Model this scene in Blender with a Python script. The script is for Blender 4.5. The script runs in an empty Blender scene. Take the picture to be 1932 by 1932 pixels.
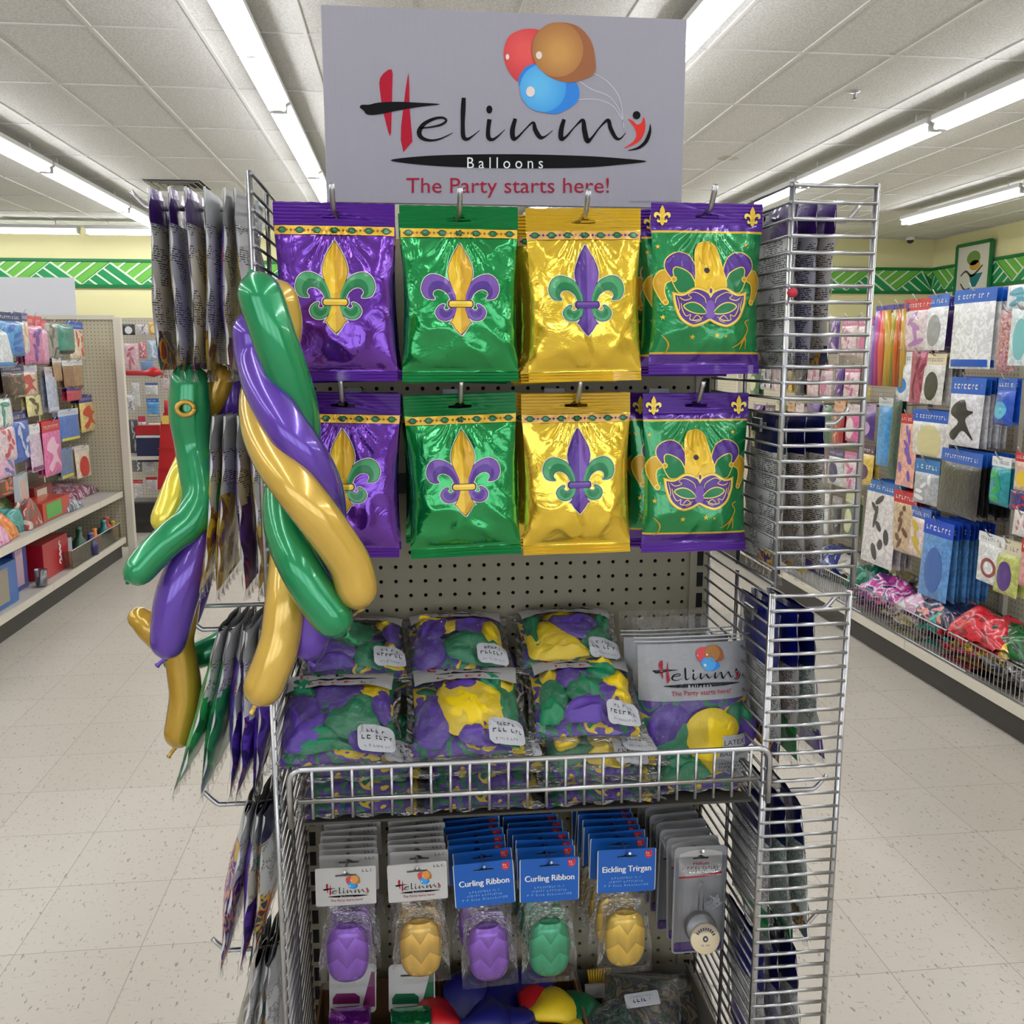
import bpy, bmesh, math, random
from math import sin, cos, pi, radians, hypot, atan2, exp
from mathutils import Vector, Matrix, noise
from mathutils.geometry import tessellate_polygon

S = bpy.context.scene
COL = S.collection
# ------------------------------------------------------------------ camera
FPX, TH, PSI = 1760.0, radians(9.5), radians(6.36)
CAM = Vector((0.0, -1.58, 1.47))
cd = bpy.data.cameras.new('camera'); cam = bpy.data.objects.new('camera', cd); COL.objects.link(cam)
cd.sensor_width = 36; cd.lens = 36 * FPX / 1932; cd.clip_start = 0.02; cd.clip_end = 100
cam.location = CAM; cam.rotation_euler = (radians(90) - TH, 0, -PSI)
S.camera = cam
# ------------------------------------------------------------------ world, exposure
W = bpy.data.worlds.new('world'); S.world = W; W.use_nodes = True
W.node_tree.nodes['Background'].inputs[0].default_value = (1, 1, 1, 1)
W.node_tree.nodes['Background'].inputs[1].default_value = 0.25
S.view_settings.view_transform = 'Standard'; S.view_settings.look = 'None'
S.view_settings.exposure = 0.52; S.view_settings.gamma = 1.0; S.view_settings.use_curve_mapping = False
LAMP = 12.5; FILL_EMIT = 1.6
S.cycles.use_denoising = True
S.cycles.max_bounces = 8; S.cycles.diffuse_bounces = 2; S.cycles.glossy_bounces = 4
S.cycles.transmission_bounces = 4; S.cycles.transparent_max_bounces = 24
S.cycles.caustics_reflective = False; S.cycles.caustics_refractive = False
S.cycles.sample_clamp_indirect = 6.0

FWD = Vector((sin(PSI) * cos(TH), cos(PSI) * cos(TH), -sin(TH)))
RGT = Vector((cos(PSI), -sin(PSI), 0))
UPV = RGT.cross(FWD)
def ray(px, py): return FWD + RGT * ((px - 966) / FPX) - UPV * ((py - 966) / FPX)
def atY(px, py, Y): d = ray(px, py); return CAM + d * ((Y - CAM.y) / d.y)
def atX(px, py, X): d = ray(px, py); return CAM + d * ((X - CAM.x) / d.x)
def atZ(px, py, Z): d = ray(px, py); return CAM + d * ((Z - CAM.z) / d.z)

# ------------------------------------------------------------------ materials
def lin(c): c = c / 255; return c / 12.92 if c <= .04045 else ((c + .055) / 1.055) ** 2.4
def rgb(r, g, b): return (lin(r), lin(g), lin(b), 1)
MATS = {}
class NT:
    def __init__(s, m): s.m = m; s.t = m.node_tree; s.b = s.t.nodes['Principled BSDF']
    def n(s, ty, ins=None, **kw):
        nd = s.t.nodes.new('ShaderNode' + ty)
        for k, v in kw.items(): setattr(nd, k, v)
        for k, v in (ins or {}).items():
            if hasattr(v, 'is_output'): s.t.links.new(v, nd.inputs[k])
            else: nd.inputs[k].default_value = v
        return nd
    def l(s, a, b): s.t.links.new(a, b)
    def co(s, sc=(1, 1, 1), loc=(0, 0, 0), rot=(0, 0, 0), kind='Object'):
        tc = s.n('TexCoord'); mp = s.n('Mapping', {'Scale': sc, 'Location': loc, 'Rotation': rot}); s.l(tc.outputs[kind], mp.inputs[0]); return mp.outputs[0]
    def ramp(s, fac, stops, interp='LINEAR'):
        r = s.n('ValToRGB'); s.l(fac, r.inputs[0]); cr_ = r.color_ramp; cr_.interpolation = interp
        while len(cr_.elements) < len(stops): cr_.elements.new(0.5)
        for e, (p, c) in zip(cr_.elements, stops): e.position = p; e.color = c
        return r.outputs[0]
    def mix(s, f, a, b, blend='MIX'):
        x = s.n('Mix', data_type='RGBA', blend_type=blend)
        for i, v in ((0, f), (6, a), (7, b)):
            if hasattr(v, 'is_output'): s.l(v, x.inputs[i])
            else: x.inputs[i].default_value = v
        return x.outputs[2]
    def math(s, op, a, b=0.0):
        x = s.n('Math', operation=op)
        for i, v in ((0, a), (1, b)):
            if hasattr(v, 'is_output'): s.l(v, x.inputs[i])
            else: x.inputs[i].default_value = v
        return x.outputs[0]
    def bump(s, h, strength=.3, dist=.01, prev=None):
        b = s.n('Bump', {'Strength': strength, 'Distance': dist, 'Height': h})
        if prev: s.l(prev, b.inputs['Normal'])
        return b.outputs[0]
def mat(name, col, rough=.5, metal=0., spec=.5, coat=0., emit=0., alpha=1.):
    if name in MATS: return MATS[name]
    m = bpy.data.materials.new(name); m.use_nodes = True
    b = m.node_tree.nodes['Principled BSDF']
    c = rgb(*col)
    b.inputs['Base Color'].default_value = c; b.inputs['Roughness'].default_value = rough; b.inputs['Metallic'].default_value = metal
    b.inputs['Specular IOR Level'].default_value = spec; b.inputs['Coat Weight'].default_value = coat; b.inputs['Coat Roughness'].default_value = .08
    if emit: b.inputs['Emission Color'].default_value = c; b.inputs['Emission Strength'].default_value = emit
    m.diffuse_color = c; MATS[name] = m
    return m
def nmat(name, col, rough=.5, metal=0., **k):
    m = mat(name, col, rough, metal, **k); return m, NT(m)
def foil(name, col, rough=.19, metal=.72, bs=.26, sc=40):
    if name in MATS: return MATS[name]
    m, t = nmat(name, col, rough, metal, coat=.9)
    c = t.co((sc, sc, sc))
    nz = t.n('TexNoise', {'Scale': 1.0, 'Detail': 3.0, 'Distortion': 1.2}); t.l(c, nz.inputs['Vector'])
    vo = t.n('TexVoronoi', {'Scale': .55}); t.l(c, vo.inputs['Vector'])
    h = t.math('ADD', nz.outputs[0], t.math('MULTIPLY', vo.outputs[0], .5))
    nb = t.bump(h, bs, .004); t.l(nb, t.b.inputs['Normal']); t.l(nb, t.b.inputs['Coat Normal']); return m
def film(name, tint=(255, 255, 255), gloss=.10, rough=.12, bs=.6, sc=60):
    if name in MATS: return MATS[name]
    m, t = nmat(name, tint, rough)
    t.t.nodes.remove(t.b)
    out = [n for n in t.t.nodes if n.type == 'OUTPUT_MATERIAL'][0]
    c = t.co((sc, sc, sc)); nz = t.n('TexNoise', {'Scale': 1.0, 'Detail': 4.0, 'Distortion': 1.5}); t.l(c, nz.inputs['Vector'])
    nb = t.bump(nz.outputs[0], bs, .02)
    tr = t.n('BsdfTransparent', {'Color': rgb(*tint)}); gl = t.n('BsdfGlossy', {'Roughness': rough}); t.l(nb, gl.inputs['Normal'])
    fr = t.n('Fresnel', {'IOR': 1.4})
    f = t.math('ADD', t.math('MULTIPLY', fr.outputs[0], .9), gloss)
    f = t.math('MINIMUM', f, .6)
    mx = t.n('MixShader'); t.l(f, mx.inputs[0]); t.l(tr.outputs[0], mx.inputs[1]); t.l(gl.outputs[0], mx.inputs[2]); t.l(mx.outputs[0], out.inputs[0])
    return m
def fineprint(name, base, ink, sc=1.0, axis=2, dens=.48):
    """small printed lines broken into blocks"""
    if name in MATS: return MATS[name]
    m, t = nmat(name, base, .45)
    c = t.co((1, 1, 1), kind='Object')
    sx = t.n('SeparateXYZ'); t.l(c, sx.inputs[0]); z = sx.outputs[axis]
    row = t.math('FLOOR', t.math('MULTIPLY', z, 330 / sc)); fr = t.math('FRACT', t.math('MULTIPLY', z, 330 / sc))
    stripe = t.math('LESS_THAN', fr, .5)
    cx = t.n('CombineXYZ'); t.l(t.math('MULTIPLY', sx.outputs[0], 240 / sc), cx.inputs[0]); t.l(t.math('MULTIPLY', sx.outputs[1], 240 / sc), cx.inputs[1]); t.l(t.math('MULTIPLY', row, 7.31), cx.inputs[2])
    nz = t.n('TexNoise', {'Scale': 1.0, 'Detail': 1.0}); t.l(cx.outputs[0], nz.inputs['Vector'])
    bl = t.n('TexNoise', {'Scale': 28 / sc, 'Detail': 0.0}); t.l(c, bl.inputs['Vector'])
    f = t.math('MULTIPLY', stripe, t.math('GREATER_THAN', nz.outputs[0], .46)); f = t.math('MULTIPLY', f, t.math('GREATER_THAN', bl.outputs[0], dens))
    t.l(t.mix(f, rgb(*base), rgb(*ink)), t.b.inputs['Base Color']); return m
def blotch(name, cols, sc=12., rough=.4, dist=1., coat=.2):
    """printed artwork in several flat colours"""
    if name in MATS: return MATS[name]
    m, t = nmat(name, cols[0], rough, coat=coat)
    nz = t.n('TexNoise', {'Scale': sc, 'Detail': 2.0, 'Distortion': dist}); t.l(t.co(), nz.inputs['Vector'])
    k = len(cols); st = [(0 if i == 0 else .34 + .32 * i / k, rgb(*c)) for i, c in enumerate(cols)]
    t.l(t.ramp(nz.outputs[0], st, 'CONSTANT'), t.b.inputs['Base Color']); return m

# ------------------------------------------------------------------ mesh builder
class MB:
    def __init__(s): s.v = []; s.f = []; s.m = []; s.sm = []
    def add(s, vs, fs, mi=0, smooth=False):
        o = len(s.v); s.v += [tuple(p) for p in vs]
        for f in fs: s.f.append([i + o for i in f]); s.m.append(mi); s.sm.append(smooth)
        return s
    def box(s, c, d, mi=0, M=None):
        x, y, z = d[0] / 2, d[1] / 2, d[2] / 2
        vs = [Vector((a * x, b * y, e * z)) for a in (-1, 1) for b in (-1, 1) for e in (-1, 1)]
        if M: vs = [M @ p for p in vs]
        vs = [p + Vector(c) for p in vs]
        return s.add(vs, [(0, 1, 3, 2), (4, 6, 7, 5), (0, 4, 5, 1), (2, 3, 7, 6), (0, 2, 6, 4), (1, 5, 7, 3)], mi)
    def tube(s, pts, r, n=8, mi=0, cap=True):
        pts = [Vector(p) for p in pts]; k = len(pts)
        rr = r if isinstance(r, (list, tuple)) else [r] * k
        rings = []; up = None
        for i, p in enumerate(pts):
            d = (pts[min(i + 1, k - 1)] - pts[max(i - 1, 0)]).normalized()
            if up is None:
                up = Vector((0, 0, 1)) if abs(d.z) < .9 else Vector((1, 0, 0))
            a = (up - d * up.dot(d))
            if a.length < 1e-5: a = d.orthogonal()
            a.normalize(); b = d.cross(a); up = a
            rings.append([p + (a * cos(2 * pi * j / n) + b * sin(2 * pi * j / n)) * rr[i] for j in range(n)])
        vs = [q for R in rings for q in R]
        fs = [(i * n + j, i * n + (j + 1) % n, (i + 1) * n + (j + 1) % n, (i + 1) * n + j) for i in range(k - 1) for j in range(n)]
        s.add(vs, fs, mi, True)
        if cap:
            o = len(s.v) - len(vs)
            s.f.append([o + j for j in reversed(range(n))]); s.m.append(mi); s.sm.append(False)
            s.f.append([o + (k - 1) * n + j for j in range(n)]); s.m.append(mi); s.sm.append(False)
        return s
    def lathe(s, prof, c=(0, 0, 0), n=20, mi=0, sy=1.):
        c = Vector(c); k = len(prof)
        vs = [c + Vector((r * cos(2 * pi * j / n), sy * r * sin(2 * pi * j / n), z)) for r, z in prof for j in range(n)]
        fs = [(i * n + j, i * n + (j + 1) % n, (i + 1) * n + (j + 1) % n, (i + 1) * n + j) for i in range(k - 1) for j in range(n)]
        return s.add(vs, fs, mi, True)
    def grid(s, fn, nu, nv, mi=0, smooth=True, flip=False, mf=None):
        vs = [fn(i / nu, j / nv) for j in range(nv + 1) for i in range(nu + 1)]
        fs = []; ms = []
        for j in range(nv):
            for i in range(nu):
                a = j * (nu + 1) + i; q = (a, a + 1, a + nu + 2, a + nu + 1)
                fs.append(q[::-1] if flip else q); ms.append(mf((i + .5) / nu, (j + .5) / nv) if mf else mi)
        o = len(s.f); s.add(vs, fs, mi, smooth)
        s.m[o:] = ms; return s
    def plate(s, loops, fn, th=.001, mi=0, back=True):
        """flat polygon (with holes) in (u,v) through fn(u,v,depth); real thickness"""
        tri = tessellate_polygon([[Vector((u, v, 0)) for u, v in L] for L in loops])
        pts = [p for L in loops for p in L]
        s.add([fn(u, v, 0) for u, v in pts], [t for t in tri], mi)
        if back:
            s.add([fn(u, v, th) for u, v in pts], [tuple(reversed(t)) for t in tri], mi)
            for L in loops:
                k = len(L); s.add([fn(u, v, 0) for u, v in L] + [fn(u, v, th) for u, v in L], [(i, (i + 1) % k, k + (i + 1) % k, k + i) for i in range(k)], mi)
        return s
    def poly(s, loops, fn, mi=0, maxlen=None):
        tri = tessellate_polygon([[Vector((u, v, 0)) for u, v in L] for L in loops])
        pts = [p for L in loops for p in L]
        if not maxlen: return s.add([fn(u, v) for u, v in pts], tri, mi)
        bm = bmesh.new(); bv = [bm.verts.new((u, v, 0)) for u, v in pts]
        for t in tri:
            try: bm.faces.new([bv[i] for i in t])
            except ValueError: pass
        for _ in range(7):
            es = [e for e in bm.edges if e.calc_length() > maxlen]
            if not es: break
            bmesh.ops.subdivide_edges(bm, edges=es, cuts=1); bmesh.ops.triangulate(bm, faces=bm.faces[:])
        bm.verts.index_update()
        s.add([fn(v.co.x, v.co.y) for v in bm.verts], [[v.index for v in f.verts] for f in bm.faces], mi); bm.free(); return s
    def stroke(s, pts, fn, mi=0, sub=6):
        """brush line: pts (u,v,width)"""
        P = cr(pts, False, sub); L = []
        for i, p in enumerate(P):
            a = P[max(i - 1, 0)]; b = P[min(i + 1, len(P) - 1)]
            dx, dy = b[0] - a[0], b[1] - a[1]; d = hypot(dx, dy) or 1; w = p[2] / 2
            L.append(((p[0] - dy / d * w, p[1] + dx / d * w), (p[0] + dy / d * w, p[1] - dx / d * w)))
        return s.add([fn(*q) for pr in L for q in pr], [(2 * i, 2 * i + 1, 2 * i + 3, 2 * i + 2) for i in range(len(L) - 1)], mi)
    def mesh(s, name, mats):
        me = bpy.data.meshes.new(name); me.from_pydata(s.v, [], s.f)
        for m in mats: me.materials.append(m)
        me.polygons.foreach_set('material_index', s.m); me.polygons.foreach_set('use_smooth', s.sm); me.update(); return me
    def build(s, name, mats, parent=None, loc=(0, 0, 0), rot=(0, 0, 0)):
        o = bpy.data.objects.new(name, s.mesh(name, mats if isinstance(mats, (list, tuple)) else [mats])); COL.objects.link(o)
        o.parent = parent; o.location = loc; o.rotation_euler = rot; return o
def cr(pts, closed, n=6):
    k = len(pts); out = []
    g = (lambda i: pts[i % k]) if closed else (lambda i: pts[max(0, min(k - 1, i))])
    for i in range(k if closed else k - 1):
        p0, p1, p2, p3 = g(i - 1), g(i), g(i + 1), g(i + 2)
        for j in range(n):
            t = j / n
            out.append(tuple(.5 * (2 * b + (c - a) * t + (2 * a - 5 * b + 4 * c - d) * t * t + (3 * b - a - 3 * c + d) * t ** 3) for a, b, c, d in zip(p0, p1, p2, p3)))
    if not closed: out.append(tuple(pts[-1]))
    return out
def offset(poly, d):
    k = len(poly); A = sum(poly[i][0] * poly[(i + 1) % k][1] - poly[(i + 1) % k][0] * poly[i][1] for i in range(k)); sg = 1 if A > 0 else -1
    out = []
    for i in range(k):
        a, b, c = poly[i - 1], poly[i], poly[(i + 1) % k]
        n1 = Vector((b[1] - a[1], a[0] - b[0])); n2 = Vector((c[1] - b[1], b[0] - c[0]))
        if n1.length: n1.normalize()
        if n2.length: n2.normalize()
        n = n1 + n2
        if n.length < .3: n = n2
        n.normalize(); f = min(1 / max(.5, n.dot(n2)), 1.8)
        out.append((b[0] + sg * n.x * d * f, b[1] + sg * n.y * d * f))
    return out
def rrect(x0, y0, x1, y1, r, n=4):
    o = []
    for cx, cy, a in ((x1 - r, y1 - r, 0), (x0 + r, y1 - r, 90), (x0 + r, y0 + r, 180), (x1 - r, y0 + r, 270)):
        for i in range(n + 1): t = radians(a + 90 * i / n); o.append((cx + r * cos(t), cy + r * sin(t)))
    return o
def ell(cx, cy, rx, ry, n=28, a=0):
    return [(cx + rx * cos(t) * cos(a) - ry * sin(t) * sin(a), cy + rx * cos(t) * sin(a) + ry * sin(t) * cos(a)) for t in [2 * pi * i / n for i in range(n)]]
TXT = {}
def text2d(s):
    if s not in TXT:
        cu = bpy.data.curves.new('t', 'FONT'); cu.body = s; cu.resolution_u = 3
        o = bpy.data.objects.new('t', cu); COL.objects.link(o)
        bpy.context.view_layer.update()
        me = o.evaluated_get(bpy.context.evaluated_depsgraph_get()).to_mesh()
        vs = [(v.co.x, v.co.y) for v in me.vertices]; fs = [tuple(p.vertices) for p in me.polygons]
        bpy.data.objects.remove(o); bpy.data.curves.remove(cu); TXT[s] = (vs, fs)
    return TXT[s]
def put_text(mb, s, x0, x1, yb, cap, fn, mi=0, spacing=None):
    """text fitted from x0 to x1, baseline yb, capital height cap; v grows downwards"""
    vs, fs = text2d(s)
    a, b = min(v[0] for v in vs), max(v[0] for v in vs); sx = (x1 - x0) / (b - a); sy = cap / .73 if cap else sx
    mb.add([fn(x0 + (u - a) * sx, yb - v * sy) for u, v in vs], fs, mi)

# ------------------------------------------------------------------ things
def tag(o, label=None, cat=None, group=None, kind=None):
    if label: o['label'] = label
    if cat: o['category'] = cat
    if group: o['group'] = group
    if kind: o['kind'] = kind
    return o
def thing(name, label, cat, loc=(0, 0, 0), rot=(0, 0, 0), group=None):
    o = bpy.data.objects.new(name, None); COL.objects.link(o); o.empty_display_size = .02
    o.location = loc; o.rotation_euler = rot; return tag(o, label, cat, group)
def struct(mb, name, mats): return tag(mb.build(name, mats), kind='structure')
def kids(o): return [c for c in bpy.data.objects if c.parent == o]
TREE = {}
def dup(src, loc, rot=None, label=None, group=None, scale=None):
    c = src.copy(); COL.objects.link(c); c.location = loc
    if rot is not None: c.rotation_euler = rot
    if scale is not None: c.scale = scale
    if label: c['label'] = label
    if group: c['group'] = group
    if src not in TREE: TREE[src] = [(k, kids(k)) for k in kids(src)]
    for k, gs in TREE[src]:
        d = k.copy(); COL.objects.link(d); d.parent = c
        for g in gs: e = g.copy(); COL.objects.link(e); e.parent = d
    return c
def R(*a): return tuple(radians(x) for x in a)
rnd = random.Random(7)
def nz(x, y, z=0.): return noise.noise(Vector((x, y, z)))

# ------------------------------------------------------------------ shared materials
CHROME = mat('chrome wire', (188, 188, 190), .28, 1.)
ZINC = mat('zinc wire', (140, 140, 142), .34, .9)
DARK = mat('dark steel', (40, 40, 42), .5, .3)
WHITE = mat('white card', (238, 238, 236), .5)
BLACKP = mat('black print', (16, 16, 18), .7, spec=.15)
GREYP = mat('grey print', (120, 118, 120), .5)
REDP = mat('red print', (190, 28, 48), .6, spec=.2)
CREAM = mat('beige steel', (214, 204, 182), .4)
PURPLE, GREEN, GOLD = (92, 38, 160), (0, 135, 66), (226, 180, 24)
CLEAR = film('clear film', gloss=.05, rough=.05, bs=1., sc=38)
# ================================================================== the room
CEIL = 3.34; YB, YF = 13.3, -7.0; XL, XR = -8.6, 8.6
m, t = nmat('vinyl floor tile', (206, 199, 185), .3, spec=.4)
br = t.n('TexBrick', {'Color1': rgb(205, 197, 184), 'Color2': rgb(199, 191, 177), 'Mortar': rgb(162, 154, 141), 'Scale': 1., 'Mortar Size': .0014, 'Brick Width': .3048, 'Row Height': .3048, 'Bias': 0.}, offset=0., squash=1.)
t.l(t.co((1, 1, 1), (.083, -.042, 0)), br.inputs['Vector'])
c1 = t.co((34, 120, 1)); n1 = t.n('TexNoise', {'Scale': 1., 'Detail': 2.}); t.l(c1, n1.inputs['Vector'])
c2 = t.co((105, 38, 1), rot=(0, 0, .5)); n2 = t.n('TexNoise', {'Scale': 1., 'Detail': 2.}); t.l(c2, n2.inputs['Vector'])
f1 = t.ramp(n1.outputs[0], [(.64, (0, 0, 0, 1)), (.69, (1, 1, 1, 1))]); f2 = t.ramp(n2.outputs[0], [(.648, (0, 0, 0, 1)), (.68, (1, 1, 1, 1))])
c3 = t.mix(t.math('MULTIPLY', f1, .35), br.outputs[0], rgb(140, 130, 115)); c3 = t.mix(t.math('MULTIPLY', f2, .6), c3, rgb(96, 88, 78))
n3 = t.n('TexNoise', {'Scale': 1.3, 'Detail': 3.}); t.l(t.co(), n3.inputs['Vector'])
c3 = t.mix(t.math('MULTIPLY', n3.outputs[0], .12), c3, rgb(150, 145, 135)); t.l(c3, t.b.inputs['Base Color'])
FLOOR = m
m, t = nmat('ceiling tile', (232, 230, 226), .9, spec=.1)
v = t.n('TexNoise', {'Scale': 70., 'Detail': 3.}); t.l(t.co(), v.inputs['Vector'])
t.l(t.mix(t.ramp(v.outputs[0], [(.35, (0, 0, 0, 1)), (.6, (1, 1, 1, 1))]), rgb(214, 211, 206), rgb(236, 234, 230)), t.b.inputs['Base Color'])
t.l(t.bump(v.outputs[0], .35, .01), t.b.inputs['Normal']); CTILE = m
WALLM = mat('yellow wall paint', (240, 232, 176), .7)
WALLW = mat('white wall paint', (236, 235, 232), .7)
mb = MB(); mb.box(((XL + XR) / 2, (YB + YF) / 2, -.05), (XR - XL, YB - YF, .1)); struct(mb, 'floor', FLOOR)
mb = MB(); mb.box(((XL + XR) / 2, (YB + YF) / 2, CEIL + .05), (XR - XL, YB - YF, .1)); struct(mb, 'ceiling', CTILE)
for n_, c, d in (('wall_back', ((XL + XR) / 2, YB + .05, CEIL / 2), (XR - XL + .2, .1, CEIL)), ('wall_front', ((XL + XR) / 2, YF - .05, CEIL / 2), (XR - XL + .2, .1, CEIL)),
                 ('wall_left', (XL - .05, (YB + YF) / 2, CEIL / 2), (.1, YB - YF, CEIL)), ('wall_right', (XR + .05, (YB + YF) / 2, CEIL / 2), (.1, YB - YF, CEIL))):
    mb = MB(); mb.box(c, d); struct(mb, n_, WALLM if n_ in ('wall_back', 'wall_right') else WALLW)
# invented glowing windows behind the camera, added to light the stand from the front
FILL_PANE = mat('added fill light pane', (236, 244, 255), .3, emit=FILL_EMIT)
for k in range(4):
    x0 = -5.6 + 2.9 * k; mb = MB(); mb.box((x0 + 1.35, YF + .012, 1.55), (2.6, .02, 2.1)); struct(mb, 'window_%d' % (k + 1), FILL_PANE)
    mb = MB()
    for c, d in (((x0 + 1.35, YF + .03, .46), (2.8, .06, .08)), ((x0 + 1.35, YF + .03, 2.64), (2.8, .06, .08)), ((x0, YF + .03, 1.55), (.08, .06, 2.2)), ((x0 + 2.7, YF + .03, 1.55), (.08, .06, 2.2))): mb.box(c, d)
    struct(mb, 'trim_%d' % (5 + k), mat('added window frame', (60, 60, 62), .4))
# ceiling grid
mb = MB(); x = -.86 + .305 - 12 * .61
while x < XR:
    mb.box((x, (YB + YF) / 2, CEIL - .004), (.024, YB - YF, .008)); x += .61
y = 4.4 - 9 * 1.22
while y < YB:
    mb.box(((XL + XR) / 2, y, CEIL - .0035), (XR - XL, .024, .007)); y += 1.22
struct(mb, 'trim_1', mat('ceiling grid', (226, 224, 220), .6))
# wall border: green band with woven slats
G1, G2, G3, WL = mat('border dark green', (22, 120, 62), .45), mat('border green', (30, 150, 85), .45), mat('border lime', (110, 190, 70), .45), mat('border white line', (225, 240, 215), .5)
def border(name, x0, x1, fn):
    """band along u (metres); fn(u,z,out)"""
    mb = MB(); z0, z1 = 2.47, 2.89
    def slab(a, b, za, zb, o0, o1, mi): 
        P = [fn(u, z, o) for o in (o0, o1) for u in (a, b) for z in (za, zb)]
        mb.add(P, [(0, 1, 3, 2), (4, 6, 7, 5), (0, 2, 6, 4), (1, 5, 7, 3), (0, 4, 5, 1), (2, 3, 7, 6)], mi)
    slab(x0, x1, z0, z1, 0, .02, 0); slab(x0, x1, z0, z0 + .04, 0, .035, 0); slab(x0, x1, z1 - .04, z1, 0, .035, 0)
    a, b_ = z0 + .05, z1 - .05; P = .85; u = x0
    K = lambda p: fn(max(x0, min(x1, p[0])), p[1], p[2])
    L = lambda p, q, f: (p[0] + (q[0] - p[0]) * f, p[1] + (q[1] - p[1]) * f)
    def slats(p0, pa, pb, mi, o):
        for j in range(4):
            f0, f1 = j / 4 + .035, (j + 1) / 4 - .035
            if j == 0: f0 = .0
            mb.add([K((*q, o)) for q in (L(p0, pa, f0), L(p0, pa, f1), L(p0, pb, f1), L(p0, pb, f0))], [(0, 1, 2, 3)], mi)
            g0, g1 = (j + 1) / 4 - .035, (j + 1) / 4 + .02
            if j < 3 or mi == 1: mb.add([K((*q, o + .001)) for q in (L(p0, pa, g0), L(p0, pa, g1), L(p0, pb, g1), L(p0, pb, g0))], [(0, 1, 2, 3)], 3)
    while u < x1:
        A, B, C, D = (u, b_), (u + P, b_), (u + P / 2, a), (u + P * 1.5, a)
        slats(A, C, B, 2, .0215)
        slats(C, B, D, 1, .0225)
        for p, q in ((A, C), (C, B)):
            mb.add([K((p[0] - .012, p[1], .0245)), K((p[0] + .012, p[1], .0245)), K((q[0] + .012, q[1], .0245)), K((q[0] - .012, q[1], .0245))], [(0, 1, 2, 3)], 3)
        u += P
    return struct(mb, name, [G1, G2, G3, WL])
border('trim_2', XL, XR, lambda u, z, o: (u, YB - o, z))
border('trim_3', -2., YB - .03, lambda u, z, o: (XR - o, u, z))

# ------------------------------------------------------------------ lamps
TUBE = mat('lit tube', (250, 252, 255), .5, emit=LAMP); HOUS = mat('lamp housing', (228, 228, 226), .4); SOCK = mat('lamp socket', (240, 240, 238), .4)
def lamp():
    t_ = thing('ceiling_light', 'long white ceiling light', 'light', (0, 0, CEIL - .09))
    mb = MB()
    P = [(-.08, 0), (-.085, -.04), (-.05, -.062), (.05, -.062), (.085, -.04), (.08, 0)]
    mb.add([(x, y, z) for y in (-1.2, 1.2) for x, z in P], [tuple(range(6)), tuple(range(11, 5, -1))] + [(i, 6 + i, 6 + (i + 1) % 6, (i + 1) % 6) for i in range(6)])
    mb.build('housing', HOUS, t_)
    for y in (-.9, .9): MB().tube([(0, y, 0), (0, y, .088)], .008, 6).build('hanger', SOCK, t_)
    tm = MB().tube([(0, -.585, 0), (0, .585, 0)], .019, 8).mesh('tube', [TUBE])
    for x in (-.043, .043):
        for y in (-.6, .6):
            o = bpy.data.objects.new('tube', tm); COL.objects.link(o); o.parent = t_; o.location = (x, y, -.088)
    for y in (-1.19, 0, 1.19): MB().box((0, y, -.078), (.118, .02, .05)).build('socket', SOCK, t_)
    return t_
ROWS = [-5.74, -3.3, -.86, 1.58, 4.02, 6.46]; L0 = lamp(); first = True
ORD = ['far left', 'left', 'centre left', 'centre right', 'right', 'far right']
for i, x in enumerate(ROWS):
    for k in range(-2, 5):
        y = 1.75 + 2.46 * k
        if (i == 0 and k > 1) or (i == 5 and k > 3): continue
        lb = 'white twin tube ceiling light in the %s row, %s' % (ORD[i], ('behind the camera', 'behind the camera', 'over the balloon stand', 'second lamp past the stand', 'third lamp past the stand', 'fourth lamp past the stand', 'last lamp before the yellow wall')[k + 2])
        if first: o = L0; o.location = (x, y, CEIL - .09); o['label'] = lb; o['group'] = 'ceiling lights'; first = False
        else: dup(L0, (x, y, CEIL - .09), None, lb, 'ceiling lights')
for x, w in ((-5.7, 'leftmost'), (-3.2, 'second from the left'), (5.0, 'behind the wire ladder')):
    dup(L0, (x, 12.45, CEIL - .09), (0, 0, pi / 2), 'white twin tube light crosswise along the yellow back wall, ' + w, 'ceiling lights')
# vent, sprinkler, dome camera, speaker
p = atZ(335, 347, CEIL); t_ = thing('ceiling_vent', 'square white louvred air vent in the ceiling at left', 'vent', p)
mb = MB(); mb.box((0, 0, -.004), (.62, .62, .008)); mb.build('frame', mat('vent white', (200, 198, 192), .5), t_)
for k in range(4):
    w = .56 - k * .14; mb = MB()
    for s_ in (-1, 1):
        mb.box((s_ * (w / 2 - .012), 0, -.016), (.05, w, .004), 0, Matrix.Rotation(s_ * .6, 3, 'Y')); mb.box((0, s_ * (w / 2 - .012), -.016), (w, .05, .004), 0, Matrix.Rotation(-s_ * .6, 3, 'X'))
    mb.build('louver', mat('vent blade', (176, 172, 164), .5), t_)
mb = MB(); mb.box((0, 0, -.0095), (.6, .6, .003)); mb.build('shadow_box', mat('vent dark', (70, 68, 66), .8), t_)
p = atZ(1613, 172, CEIL); t_ = thing('sprinkler', 'small chrome fire sprinkler hanging from the ceiling', 'sprinkler', p)
MB().lathe([(0, 0), (.04, 0), (.036, -.008), (0, -.01)]).build('escutcheon', CHROME, t_)
MB().lathe([(.012, -.008), (.012, -.03), (.008, -.034), (.008, -.05), (.02, -.052), (.02, -.056), (0, -.057)]).build('head', ZINC, t_)
p = atZ(1718, 446, CEIL); t_ = thing('security_camera', 'small dome security camera on the ceiling near the yellow corner', 'camera', p)
MB().lathe([(0, 0), (.075, 0), (.075, -.05), (.06, -.06), (0, -.06)]).build('base', WHITE, t_)
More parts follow.
